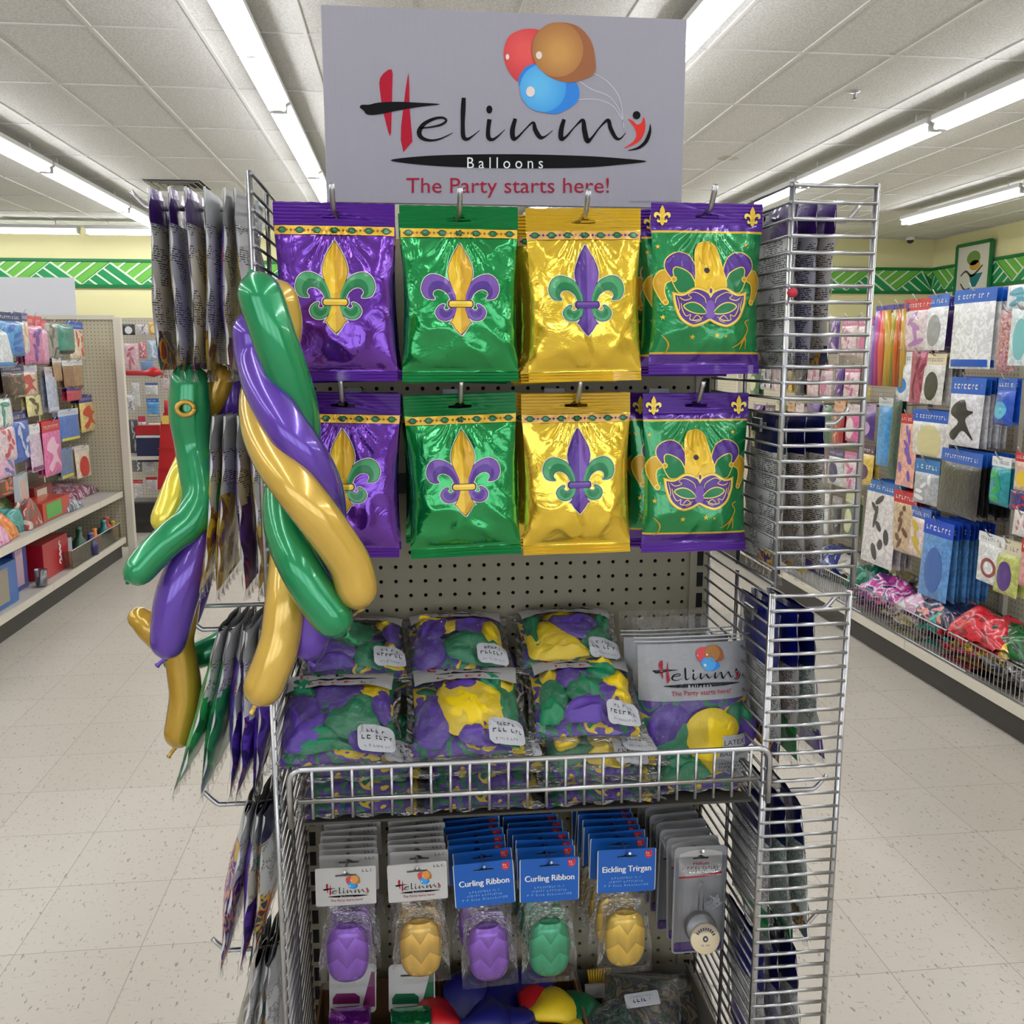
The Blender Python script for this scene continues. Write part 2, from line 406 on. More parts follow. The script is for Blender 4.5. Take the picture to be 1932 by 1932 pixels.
MB().lathe([(.055, -.06), (.05, -.085), (.03, -.105), (0, -.112)]).build('dome', mat('smoked dome', (45, 42, 40), .15), t_)
p = atZ(1375, 298, CEIL); tag(MB().lathe([(0, -.004), (.1, -.004), (.11, -.002), (.11, 0)], p).build('ceiling_speaker', mat('speaker grille', (196, 190, 180), .8)), 'round flush speaker grille in the ceiling right of the sign', 'speaker')
# ================================================================== the balloon stand
XLW, XRW, YW = -.196, .527, -.305          # wire wings and their front edge
BC = .165                                   # middle of the board
PEG = mat('beige pegboard', (152, 143, 120), .5)
def pegmat(name, col, ax, cell=.0254, r=.12):
    m, t = nmat(name, col, .55)
    sx = t.n('SeparateXYZ'); t.l(t.co(), sx.inputs[0])
    def fr(o): return t.math('SUBTRACT', t.math('FRACT', t.math('MULTIPLY', sx.outputs[o], 1 / cell)), .5)
    a, b = fr(ax), fr(2)
    d = t.math('SQRT', t.math('ADD', t.math('MULTIPLY', a, a), t.math('MULTIPLY', b, b)))
    t.l(t.mix(t.math('LESS_THAN', d, r), rgb(*col), rgb(16, 14, 12)), t.b.inputs['Base Color']); return m
# board with real holes where the photograph shows it bare
ds = thing('display_stand', 'beige pegboard end stand carrying the balloon goods', 'display stand', (BC, 0, 0))
def holed(x0, x1, z0, z1, y, cell=.0254, r=.0034):
    mb = MB(); nx = int(round((x1 - x0) / cell)); nzz = int(round((z1 - z0) / cell)); q = 8
    for i in range(nx):
        for j in range(nzz):
            a = x0 + i * cell; b = z0 + j * cell; c = cell
            o = [(a + c, b + c / 2), (a + c, b + c), (a + c / 2, b + c), (a, b + c), (a, b + c / 2), (a, b), (a + c / 2, b), (a + c, b)]
            h = [(a + c / 2 + r * cos(2 * pi * k / q), b + c / 2 + r * sin(2 * pi * k / q)) for k in range(q)]
            mb.add([(p, y, s_) for p, s_ in o + h] + [(p, y + .006, s_) for p, s_ in h], [(k, (k + 1) % q, q + (k + 1) % q, q + k) for k in range(q)] + [(q + k, q + (k + 1) % q, 2 * q + (k + 1) % q, 2 * q + k) for k in range(q)])
    return mb
mb = holed(-.33, .33, .235, .235 + 56 * .0254, 0.); mb.build('pegboard', PEG, ds)
mb = MB(); mb.box((0, .03, .83), (.72, .01, 1.6)); mb.build('back_panel', mat('dark board', (26, 25, 24), .8), ds)
for s_ in (-1, 1):
    u = MB(); x = s_ * .348; u.box((x, .012, .85), (.036, .03, 1.7))
    for k in range(40):
        for zz in (0,): u.box((x, -.0035, .2 + k * .0381), (.011, .001, .026), 1)
    u.build('upright', [mat('upright beige', (160, 152, 130), .45), mat('upright slot', (14, 13, 12), .8)], ds)
MB().box((0, -.135, .09), (.72, .25, .14)).box((0, -.265, .085), (.72, .012, .17)).build('base_deck', CREAM, ds)
MB().box((0, .016, 1.67), (.74, .02, .05)).build('top_rail', CREAM, ds)
MB().box((0, -.003, 1.2575), (.68, .004, .035)).build('label_rail', mat('dark rail', (52, 49, 44), .6), ds)

# ---- header sign
sg = thing('header_sign', 'grey corrugated sign printed with balloons logo above the bags', 'sign', (.169, -.006, 1.713))
m, t = nmat('grey corrugated card', (160, 156, 165), .5)
wv = t.n('TexNoise', {'Scale': 1., 'Detail': 2.}); t.l(t.co((180, 1, 6)), wv.inputs['Vector']); t.l(t.bump(wv.outputs[0], .16, .003), t.b.inputs['Normal'])
SIGNM = m
mb = MB(); mb.box((0, .004, .146), (.58, .008, .292)); mb.build('panel', [SIGNM], sg)
CARDT = mat('white liner edge', (196, 194, 196), .6)
mb = MB(); mb.box((0, .0085, .146), (.583, .002, .294)); mb.build('back_liner', CARDT, sg)
for s_ in (-.2, .2): MB().box((s_, .0125, .035), (.02, .005, .07)).build('support_strip', ZINC, sg)
def grad(name, c0, c1, cen, rad):
    """printed round colour fade"""
    m, t = nmat(name, c0, .45)
    g = t.n('TexGradient', gradient_type='SPHERICAL'); t.l(t.co((1 / rad, 0, 1 / rad), (-cen[0] / rad, 0, -cen[1] / rad)), g.inputs[0])
    t.l(t.ramp(g.outputs[0], [(0, rgb(*c1)), (.8, rgb(*c0))]), t.b.inputs['Base Color']); return m
LOGO_RED, LOGO_BR, LOGO_BRD, LOGO_BL, LOGO_BLD = mat('logo red', (226, 72, 72), .45), mat('logo brown', (184, 122, 58), .45), mat('logo dark brown', (158, 92, 46), .45), mat('logo blue', (60, 165, 232), .45), mat('logo dark blue', (22, 130, 222), .45)
GLINT = mat('logo glint', (240, 222, 215), .45); STRING = mat('logo string', (214, 212, 220), .45)
HRED = mat('logo crimson', (180, 22, 48), .6, spec=.2); WHITEP = mat('white print', (245, 245, 245), .45)
def logo_letters(mb, fn, k=1.):
    """brush lettering 'Helium' and its marks; material order: 0 crimson 1 black"""
    L0 = lambda u, v: fn(u, v, 1); L1 = lambda u, v: fn(u, v, 2)
    mb.poly([cr([(415, 342), (358, 385), (360, 470), (378, 570), (408, 672), (415, 560), (418, 440)], True, 3)], L0, 0)
    mb.poly([[(498, 357), (485, 430), (474, 520), (462, 620), (460, 690), (473, 750), (517, 698), (516, 670), (509, 600), (503, 520), (502, 430)]], L0, 0)
    mb.poly([cr([(258, 530), (268, 517), (305, 516), (350, 506), (440, 502), (560, 507), (655, 514), (560, 526), (440, 546), (380, 559), (315, 567), (288, 560), (278, 546)], True, 3)], L1, 1)
    S_ = lambda p: mb.stroke([(a, b, w * k) for a, b, w in p], L1, 1)
    S_([(556, 632, 7), (610, 626, 8), (660, 614, 11), (684, 594, 11), (664, 580, 11), (622, 586, 14), (574, 612, 20), (551, 648, 24), (562, 678, 20), (604, 692, 12), (655, 684, 8), (716, 655, 3)])
    S_([(770, 482, 20), (767, 540, 24), (765, 610, 20), (768, 672, 22), (786, 686, 16), (812, 672, 8), (848, 643, 3)])
    S_([(897, 588, 22), (890, 640, 20), (892, 678, 22), (912, 688, 14), (940, 670, 8), (973, 639, 3)])
    mb.poly([ell(896, 540, 15, 20, 16)], L1, 1)
    S_([(1024, 585, 18), (1010, 640, 24), (1014, 682, 22), (1036, 676, 12), (1076, 634, 7), (1112, 604, 12), (1122, 640, 22), (1146, 676, 20), (1172, 672, 8), (1208, 643, 3)])
    S_([(1264, 588, 18), (1250, 640, 24), (1250, 682, 24), (1272, 676, 12), (1318, 624, 7), (1356, 592, 16), (1364, 640, 24), (1378, 694, 24), (1400, 680, 12), (1440, 628, 8), (1480, 592, 16), (1492, 630, 20), (1516, 676, 18), (1540, 684, 9), (1568, 655, 3)])
    mb.poly([cr([(1578, 585), (1606, 598), (1624, 614), (1645, 604), (1657, 576), (1665, 622), (1654, 668), (1622, 706), (1556, 732), (1602, 700), (1620, 668), (1614, 638), (1600, 614)], True, 3)], L0, 2)
    mb.poly([ell(1621, 568, 19, 20, 18)], L1, 1)
    mb.stroke([(1688, 612, 3), (1686, 650, 14), (1668, 696, 18), (1632, 728, 13), (1580, 742, 3)], L1, 1)
    mb.poly([cr([(408, 790), (560, 770), (760, 762), (1040, 760), (1350, 768), (1540, 780), (1672, 795), (1540, 812), (1350, 826), (1040, 830), (760, 824), (560, 812)], True, 4)], L0, 1, 70)
def logo_balloons(mb, fn, strings=True):
    """materials: 0 red 1 brown 2 dark brown 3 blue 4 dark blue 5 glint 6 string"""
    F = lambda k: (lambda u, v: fn(u, v, k))
    mb.poly([cr([(1090, 142), (1150, 158), (1180, 260), (1120, 380), (1045, 405), (990, 350), (966, 270), (985, 190), (1030, 155)], True, 4)], F(1), 0)
    mb.poly([cr([(1040, 400), (1060, 350), (1100, 320), (1200, 320), (1300, 380), (1338, 440), (1330, 500), (1270, 545), (1215, 562), (1140, 545), (1075, 500)], True, 4)], F(2), 4)
    mb.poly([ell(1160, 435, 114, 118, 30)], F(3), 3)
    mb.poly([cr([(1230, 112), (1330, 130), (1395, 200), (1417, 290), (1413, 362), (1350, 395), (1280, 408), (1190, 380), (1120, 310), (1104, 230), (1140, 150)], True, 4)], F(4), 2)
    mb.poly([ell(1232, 246, 126, 135, 32)], F(5), 1)
    for c in ((985, 282, 9, 14), (1140, 274, 15, 19), (1098, 453, 22, 26)): mb.poly([ell(*c, 14)], F(6), 5)
    if strings:
        for p in ([(1410, 362), (1480, 405), (1540, 490), (1558, 630)], [(1340, 400), (1400, 440), (1480, 472), (1530, 530), (1557, 600)], [(1337, 492), (1420, 490), (1500, 520), (1553, 595)]):
            mb.stroke([(a, b, 3.2) for a, b in p], F(1), 6)
o_ = Vector(sg.location)
def sfn(u, v, k=1):
    q = atY(580 + u / 2.611, v / 2.611, -.006) - o_; return (q.x, -.0005 - .00025 * k, q.z)
mb = MB(); logo_letters(mb, sfn); mb.build('logo_lettering', [HRED, BLACKP, mat('logo orange red', (228, 58, 46), .6, spec=.2)], sg)
def c2(u, v): q = sfn(u, v); return (q[0], q[2])
mb = MB(); logo_balloons(mb, sfn)
mb.build('logo_balloons', [grad('print red fade', (235, 84, 80), (205, 40, 52), c2(1070, 250), .05), grad('print brown fade', (206, 150, 74), (160, 94, 44), c2(1240, 260), .055), LOGO_BRD, grad('print blue fade', (96, 190, 240), (40, 150, 228), c2(1140, 430), .05), LOGO_BLD, GLINT, STRING], sg)
mb = MB(); put_text(mb, 'B a l l o o n s', 787, 1160, 830, 58, lambda u, v: sfn(u, v, 3)); mb.build('word_balloons', WHITEP, sg)
mb = MB(); put_text(mb, 'The Party starts here!', 487, 1485, 950, 78, lambda u, v: sfn(u, v, 2)); mb.build('slogan', mat('slogan red', (164, 28, 54), .6, spec=.2), sg)
mb = MB(); put_text(mb, '\u00a9DGI INVENTRATIO BUB GONGUAR EDIS', 1585, 1816, 998, 9, lambda u, v: sfn(u, v, 2)); mb.build('small_print', GREYP, sg)

# ---- wire wings
def ladder(name, label, z0, z1, pitch, x0=XRW, x1=.647, y=YW):
    t_ = thing(name, label, 'wire rack', (x0, y, z0))
    h = z1 - z0
    for x in (0, x1 - x0): MB().tube([(x, 0, 0), (x, 0, h)], .0045, 10).build('post', CHROME, t_)
    k = 0; zz = h - .004
    while zz > .01:
        MB().tube([(.0, -.003, zz), (x1 - x0, -.003, zz)], .0028, 8).build('rung', CHROME, t_); zz -= pitch
    return t_
def wing(name, label, X, z0, z1, pitch, n_up=3):
    t_ = thing(name, label, 'wire panel', (X, 0, z0)); h = z1 - z0
    MB().tube([(0, YW, 0), (0, YW, h)], .0042, 8).build('front_post', CHROME, t_)
    mb = MB()
    for y in (-.012, YW * .5): mb.tube([(0, y, 0), (0, y, h)], .0032, 8)
    mb.build('post', ZINC, t_)
    mb = MB(); zz = h - .004
    sd = 1 if X < 0 else -1
    while zz > .005:
        mb.tube([(.004 * sd, YW - .006, zz), (.004 * sd, -.004, zz)], .0022, 6); zz -= pitch
    mb.build('wire_grid', ZINC, t_); return t_
ZJ = 1.128
ladder('wire_ladder', 'upper chrome wire ladder panel at the right front of the stand', ZJ + .01, 1.703, .0222)
ladder('wire_ladder', 'lower chrome wire ladder panel at the right front of the stand', .2, ZJ, .0222, XRW - .003, .643)
wing('side_rack', 'upper wire side panel behind the right ladder', XRW, ZJ + .01, 1.703, .0222)
wing('side_rack', 'lower wire side panel behind the right ladder', XRW, .2, ZJ, .0222)
wing('side_rack', 'upper wire side panel behind the twisted balloons', XLW, ZJ + .01, 1.703, .0222)
wing('side_rack', 'lower wire side panel left of the ribbon packs', XLW, .2, ZJ, .0222)

# ---- wire basket shelf
YK = -.315; bx0, bx1 = XLW + .02, XRW + .002; ZT = .893
wb = thing('wire_basket', 'chrome wire basket shelf full of balloon bags', 'basket', (0, 0, .80))
def rl(p, r=.0042, nm='rail'): MB().tube([(a, b, c - .8) for a, b, c in p], r, 8).build(nm, CHROME, wb)
c_ = .018
top = [(bx0, YK, .806), (bx0, YK, ZT - c_)] + [(bx0 + c_ - c_ * cos(a), YK, ZT - c_ + c_ * sin(a)) for a in (.4, .8, 1.2, pi / 2)] + [(bx1 - c_ + c_ * sin(a), YK, ZT - c_ + c_ * cos(a)) for a in (0, .4, .8, 1.2, pi / 2)] + [(bx1, YK, .806)]
rl(top, .0045, 'top_rail'); rl([(bx0 + .012, YK - .004, ZT - .046), (bx1 - .02, YK - .004, ZT - .046)], .0038, 'middle_rail')
mb = MB(); k = 24
for i in range(k):
    x = bx0 + .032 + (bx1 - bx0 - .062) * i / (k - 1)
    mb.tube([(x, YK - .002, ZT - .8), (x, YK - .002, ZT - .074 - .8)], .0024, 6)
mb.build('tine', CHROME, wb)
MB().box(((bx0 + bx1) / 2, YK / 2 + .012, -.004), (bx1 - bx0 - .03, -YK - .03, .004)).build('deck', mat('dark deck', (70, 67, 60), .6), wb)
mb = MB()
for y in (-.1, -.03): mb.tube([(bx0 + .02, y, -.01), (bx1 - .02, y, -.01)], .003, 6)
mb.build('cross_wire', ZINC, wb)
for x in (bx0 + .012, bx1 - .012): MB().tube([(x, YK, ZT - .06 - .8), (x, -.01, ZT - .05 - .8)], .0035, 6).build('side_rail', ZINC, wb)
# ================================================================== foil bags of the front board
FLEUR_S = .1957e-3
def mir(P): return [(-x, y) for x, y in reversed(P)]
def half(P): return P + mir(P)
F_TOP = half([(0, 362), (14, 385), (34, 420), (58, 465), (80, 520), (90, 570), (87, 610), (76, 650), (55, 700), (38, 745), (32, 790)][::1])
F_BOT = half([(30, 836), (34, 862), (46, 900), (62, 935), (78, 955), (64, 958), (40, 1000), (0, 1042)])
F_LEAF = cr([(33, 785), (46, 712), (93, 640), (153, 603), (213, 594), (263, 625), (287, 690), (274, 742), (248, 768), (196, 773), (211, 745), (203, 715), (173, 698), (133, 705), (93, 737), (68, 785)], True, 4)
F_LEAFI = cr([(48, 780), (70, 715), (110, 660), (160, 640), (205, 648), (236, 690), (240, 735), (225, 765), (200, 770), (212, 742), (203, 714), (173, 697), (133, 704), (93, 736), (66, 782)], True, 3)
F_LOW = cr([(30, 842), (43, 890), (78, 925), (123, 935), (163, 920), (184, 880), (173, 845), (143, 820), (122, 819), (132, 843), (118, 861), (98, 863), (73, 846), (60, 838)], True, 4)
F_LOWI = cr([(60, 868), (85, 905), (123, 915), (155, 890), (160, 860), (150, 842), (138, 846), (122, 868), (98, 873), (72, 856)], True, 3)
F_BAR = rrect(-92, 786, 92, 840, 22)
EM = dict(white=mat('print white line', (244, 240, 232), .4), dark=mat('print dark line', (44, 22, 44), .4),
          gold=mat('print gold', (238, 194, 40), .35, .25, coat=.3), gold2=mat('print light gold', (250, 218, 90), .35, .25, coat=.3), gold3=mat('print deep gold', (214, 164, 26), .35, .25, coat=.3),
          green=mat('print green', (10, 122, 66), .35, .15, coat=.3), green2=mat('print light green', (70, 160, 100), .35, .15, coat=.3),
          purple=mat('print purple', (82, 40, 140), .35, .15, coat=.3), purple2=mat('print light purple', (122, 78, 172), .35, .15, coat=.3))
EMK = list(EM); EMM = [EM[k] for k in EMK]
def fleur(mb, fn, spear, leaf, bar, fine=True, ml=14):
    g = lambda k: (lambda u, v: fn(u, v, k)); ix = EMK.index
    sh = [F_TOP, F_BOT, F_LEAF, mir(F_LEAF), F_LOW, mir(F_LOW), F_BAR]
    if fine:
        for P in sh: mb.poly([offset(P, 10)], g(1), ix('white'), ml)
        for P in sh: mb.poly([offset(P, 4.5)], g(2), ix('dark'), ml)
    cs = {'gold': ('gold', 'gold2', 'gold3'), 'purple': ('purple', 'purple2', 'purple'), 'green': ('green', 'green2', 'green')}
    a, b, c = cs[leaf]
    for P, I in ((F_LEAF, F_LEAFI), (F_LOW, F_LOWI)):
        for f in (lambda q: q, mir):
            mb.poly([f(P)], g(3), ix(b), ml)
            if fine: mb.poly([f(I)], g(4), ix(a), ml)
    a, b, c = cs[spear]
    for P in (F_TOP, F_BOT):
        mb.poly([P], g(4), ix(a), ml)
        if fine:
            n = len(P) // 2; R_ = [(max(x, 0) if x > 3 else 0, y) for x, y in P[:n]]
            mb.poly([[(0, R_[0][1])] + [(x * .96, y) for x, y in R_ if x > 0] + [(0, R_[-1][1])]], g(5), ix(b if spear == 'purple' else c), ml)
    a, b, c = cs[bar]
    mb.poly([F_BAR], g(6), ix('dark'), ml); mb.poly([offset(F_BAR, -5)], g(7), ix(a), ml)
    if fine: mb.poly([rrect(-80, 796, 80, 812, 7)], g(8), ix(b), ml)
BW, BH0, BH1, BTOP = .164, .018, .222, .012        # bag width, above/below hole, header depth
SEALB = .013
def bag_surface(seed, kind):
    """front depth of the bag at (x,z) relative to the hanging hole"""
    def f(x, z, side=1):
        q = (-BTOP - z) / (BH1 - SEALB - BTOP)
        if q <= 0 or q >= 1: return 0.
        u = abs(x) / (BW / 2); e = max(0., 1 - u ** 3.2) ** .75
        T = .021 * (sin(pi * min(1, q * .62 + .02 * 0) ** .9) if 0 else (1 - (1 - q) ** 2.6) ** .9 * (1 - q ** 7) ** .8) * e
        d = T
        r = hypot(x, z + .004); an = atan2(x, -z)
        d += .0024 * sin(an * 23 + 2.5 * nz(x * 30, z * 30, seed)) * exp(-((r - .042) / .032) ** 2) * (1 if abs(an) < .75 else .4) * e
        d += .0055 * nz(x * 17, z * 13, seed) * e * min(1, q * 5) * min(1, (1 - q) * 5)
        w = 1 - abs(nz(x * 24 + 5, z * 20, seed + 3.)); d += .0058 * w ** 3 * e * (.4 + 2.6 * max(0, q - .58) + .9 * max(0, u - .5)) * min(1, (1 - q) * 6)
        # folds climbing from the bottom seal
        for k in range(5):
            cx = (-.055 + .0275 * k) + .006 * nz(k * 3.1, seed); g = (x - cx) / (.006 + .012 * q); d -= .004 * exp(-g * g) * max(0, (q - .74) / .26) * e
        return d
    return f
FOILS = {'purple': foil('purple foil', (106, 40, 168)), 'green': foil('green foil', (0, 148, 70)), 'gold': foil('gold foil', (244, 204, 50)), 'mask': foil('green printed film', (0, 140, 70), .24, .45)}
SEALM = {}
def ridged(name, col, metal=.7):
    if name in MATS: return MATS[name]
    m, t = nmat(name, col, .28, metal, coat=.2)
    w = t.n('TexWave', {'Scale': 68., 'Distortion': .6, 'Detail': 1.}, bands_direction='Z'); t.l(t.co(), w.inputs['Vector']); t.l(t.bump(w.outputs[0], .5, .003), t.b.inputs['Normal']); return m
SEALM = {'purple': ridged('purple crimped foil', (88, 32, 152)), 'green': ridged('green crimped foil', (0, 126, 60)), 'gold': ridged('gold crimped foil', (222, 178, 40)), 'mask': ridged('purple crimped film', (86, 34, 150), .45)}
MPUR = foil('purple printed film', (84, 30, 150), .24, .45); MGLD = mat('gold printed line', (232, 190, 60), .3, .3)
BANDM = mat('yellow printed band', (232, 188, 52), .35, .3, coat=.3)
SLOT = [(-.017, -.0025), (-.006, -.003), (0, -.0035), (.006, -.003), (.017, -.0025), (.0172, .0015), (.008, .002), (.005, .005), (0, .0062), (-.005, .005), (-.008, .002), (-.0172, .0015)]
def foil_bag(kind, seed):
    t_ = thing('foil_bag', kind + ' foil bag', 'bag')
    f = bag_surface(seed, kind); zb = -(BH1 - SEALB)
    def P(side):
        def g(a, b):
            z = -BTOP + (zb + BTOP) * b; u = 2 * a - 1
            nar = 1 - .055 * sin(pi * b ** .9) + .012 * nz(b * 6, seed, side) * 0
            x = u * BW / 2 * nar; d = f(u * BW / 2, z)
            return (x, -d if side > 0 else min(d * .55, .012), z)
        return g
    mb = MB()
    def zone(a, b):
        z = -BTOP + (zb + BTOP) * b
        if kind != 'mask': return 0
        if z > -.0195: return 1
        if z > -.0245 or -.190 > z > -.195: return 2
        return 1 if z < -.195 else 0
    mb.grid(P(1), 44, 66, 0, True, True, zone); mb.grid(P(-1), 14, 20, 1 if kind == 'mask' else 0, True)
    mb.build('foil_body', [FOILS[kind], MPUR, MGLD] if kind == 'mask' else [FOILS[kind]], t_)
    wv = lambda u, v, d: (u, d + .0012 * nz(u * 25, v * 25, seed), v)
    mb = MB(); N = 16; out = [(-BW / 2 + BW * i / N, -BTOP - .001) for i in range(N + 1)] + [(BW / 2 - BW * i / N, BH0 + .0006 * ((i % 2) - .5)) for i in range(N + 1)]
    mb.plate([out, SLOT], wv, .0008); mb.build('top_seal', SEALM[kind], t_)
    mb = MB(); mb.grid(lambda a, b: ((a - .5) * BW, -.0015 * sin(a * 9 + seed) - .003 * b, zb - SEALB * b), 20, 3, 0, False, True)
    mb.grid(lambda a, b: ((a - .5) * BW, .0006 - .0015 * sin(a * 9 + seed) - .003 * b, zb - SEALB * b), 20, 3, 0, False); mb.build('bottom_seal', SEALM[kind], t_)
    def emb(u, v, k=0, cx=0., zc=-.0345, s=FLEUR_S, sz=.182e-3):
        x = cx + u * s; z = zc - (v - 362) * sz
        nar = 1 - .055 * sin(pi * min(1, max(0, ((-BTOP - z) / (-zb - BTOP)))) ** .9)
        return (x * nar, -(f(x, z) + .0007 + .00022 * k), z)
    if kind != 'mask':
        mb = MB(); sp, lf, br_ = {'purple': ('gold', 'green', 'gold'), 'green': ('gold', 'purple', 'gold'), 'gold': ('purple', 'green', 'purple')}[kind]
        fleur(mb, emb, sp, lf, br_); mb.build('fleur_emblem', EMM, t_)
        mb = MB(); z0, z1 = -.0135, -.0255
        mb.grid(lambda a, b: ((a - .5) * BW * .985, -(f((a - .5) * BW, z0 + (z1 - z0) * b) + .0016), z0 + (z1 - z0) * b), 60, 5, 0, True, True)
        E = lambda k: (lambda u, v: (u, -(f(u, v) + .0018 + .0003 * k), v)); zc = (z0 + z1) / 2
        for i in range(7):
            x = -.07 + i * .0233
            mb.poly([ell(x, zc, .0058, .0044, 14)], E(1), 1, .003); mb.poly([ell(x, zc, .0044, .0032, 12)], E(2), 2, .003); mb.poly([ell(x - .001, zc + .0006, .0016, .0009, 8)], E(3), 3)
            for q in (-1, 1): mb.poly([ell(x + q * .0062, zc, .0016, .0016, 8)], E(1), 4)
            if i < 6:
                mb.poly([[(x + .0095, zc), (x + .01165, zc + .0022), (x + .0138, zc), (x + .01165, zc - .0022)]], E(1), 4)
        mb.build('jewel_band', [BANDM if kind != 'gold' else mat('peach printed band', (224, 176, 92), .35, .3), EM['dark'], EM['green'], EM['green2'], mat('band brown', (150, 92, 30), .4) if kind != 'gold' else EM['purple']], t_)
    else:
        S2 = .1957e-3 * 1.0
        M_ = lambda k: (lambda u, v: emb(u - 1397, v - 440 + 362, k, .0, -.0375, S2 * 1.1, S2 * 1.02))
        mb = MB(); ix = EMK.index
        mm = lambda P_: [(2 * 1397 - x, y) for x, y in reversed(P_)]
        def both(P_, base, col, b='gold2'):
            for Q in (P_, mm(P_)): mb.poly([offset(Q, 7)], M_(base), ix(b), 14); mb.poly([Q], M_(base + 1), ix(col), 14)
        both(cr([(1092, 640), (1050, 650), (1022, 700), (1030, 770), (1075, 860), (1100, 860), (1082, 790), (1090, 730), (1130, 700)], True, 4), 1, 'gold3')
        both(cr([(1180, 790), (1135, 700), (1122, 640), (1150, 612), (1200, 622), (1265, 665), (1305, 770), (1250, 785)], True, 4), 2, 'green')
        both(cr([(1305, 690), (1290, 600), (1258, 545), (1210, 515), (1150, 522), (1100, 562), (1090, 615), (1112, 662), (1146, 700), (1140, 640), (1160, 612), (1205, 622), (1265, 662), (1300, 735)], True, 4), 4, 'purple')
        for c in ((1092, 862), (1148, 700)):
            both(ell(c[0], c[1], 13, 14, 14), 6, 'gold3')
        P_ = cr([(1310, 780), (1299, 660), (1300, 550), (1318, 470), (1352, 444), (1400, 440), (1434, 462), (1460, 530), (1486, 640), (1500, 770)], True, 4)
        mb.poly([offset(P_, 7)], M_(7), ix('gold2'), 14); mb.poly([P_], M_(8), ix('gold'), 14)
        mb.stroke([(1330, 475, 3), (1318, 530, 8), (1335, 580, 12), (1372, 600, 6)], M_(9), ix('gold3')); mb.stroke([(1425, 470, 3), (1400, 500, 14), (1398, 560, 6)], M_(9), ix('gold3'))
        mb.poly([ell(1375, 640, 22, 22, 6)], M_(9), ix('dark')); mb.poly([ell(1375, 640, 13, 13, 10)], M_(10), ix('gold2'))
        MK = cr([(1137, 795), (1205, 806), (1285, 764), (1345, 772), (1397, 800)], False, 5); MK = MK[:-1] + mm(MK)
        bt = cr([(1657, 795), (1645, 880), (1608, 975), (1530, 1030), (1462, 1020), (1397, 988)], False, 5); bt = bt[1:-1] + [(1397, 988)] + [(2 * 1397 - x, y) for x, y in reversed(bt[1:-1])]
        MASK = MK + bt
        mb.poly([offset(MASK, 6)], M_(11), ix('gold3'), 14); mb.poly([MASK], M_(12), ix('gold2'), 14); mb.poly([offset(MASK, -13)], M_(13), ix('purple'), 12)
        mb.poly([cr([(1370, 870), (1397, 850), (1424, 870), (1430, 960), (1397, 980), (1364, 960)], True, 3)], M_(14), ix('purple2'), 14)
        EYE = cr([(1212, 890), (1262, 868), (1312, 880), (1350, 910), (1364, 938), (1305, 940), (1248, 924)], True, 4)
        both(EYE, 14, 'green')
        for Q in ([(1180, 830, 4), (1215, 850, 6), (1260, 835, 5), (1240, 812, 4), (1285, 795, 5), (1350, 830, 5), (1365, 870, 3)], [(1190, 870, 4), (1200, 920, 6), (1225, 960, 5), (1255, 950, 4), (1250, 985, 5), (1300, 990, 6), (1345, 965, 3)], [(1270, 985, 3), (1300, 955, 5), (1330, 985, 5), (1290, 1005, 3)], [(1165, 825, 3), (1180, 900, 5), (1170, 935, 3)]):
            for s_ in (0, 1): mb.stroke([((2 * 1397 - x) if s_ else x, y, w) for x, y, w in Q], M_(16), ix('gold2'))
        mb.poly([[(1397, 745), (1412, 775), (1435, 785), (1415, 805), (1397, 835), (1379, 805), (1359, 785), (1382, 775)]], M_(16), ix('gold2')); mb.poly([ell(1397, 785, 10, 18, 10)], M_(17), ix('purple'))
        def star(cx, cy, r, n=5): return [(cx + r * (1 if i % 2 == 0 else .42) * sin(pi * i / n), cy - r * (1 if i % 2 == 0 else .42) * cos(pi * i / n)) for i in range(2 * n)]
        for c in ((1285, 1105, 22), (1455, 1093, 22), (1516, 1100, 14), (1050, 470, 18), (1660, 455, 18), (1078, 965, 20)): mb.poly([star(*c)], M_(1), ix('gold'))
        for Q in ([(1690, 980, 6), (1660, 1000, 10), (1680, 1050, 8), (1640, 1130, 14), (1570, 1180, 4)], [(1665, 1100, 8), (1640, 1150, 12), (1625, 1195, 5)], [(1665, 1110, 8), (1668, 1190, 5)], [(1075, 1090, 5), (1125, 1150, 12), (1118, 1210, 8), (1090, 1225, 4)]):
            mb.stroke(Q, M_(1), ix('gold3'))
        mb.build('mask_emblem', EMM, t_)
        for s_ in (-1, 1):
            mb = MB(); fleur(mb, lambda u, v, k: (s_ * .066 + u * .042e-3, -.0012 - .0012 - .0001 * k, .014 - (v - 362) * .042e-3), 'gold', 'gold', 'gold', False, None); mb.build('gold_fleur', EMM, t_)
    return t_
def hook(name, label, p, L, ax, group=None, rise=.03, r=.0038):
    """peg hook from p outwards along ax with upturned tip"""
    t_ = thing(name, label, 'hook', p, group=group); a = Vector(ax)
    P = [Vector((0, 0, 0)), a * L] + [a * (L + .022 * q) + Vector((0, 0, rise * q ** 1.3)) for q in (.2, .45, .75, 1.)]
    MB().tube(P, r, 10).build('arm', CHROME, t_)
    s_ = Vector((.035 if not a.x else .004, .035 if a.x else .004, .02)); MB().box(a * .002, s_).build('back_plate', ZINC, t_); return t_
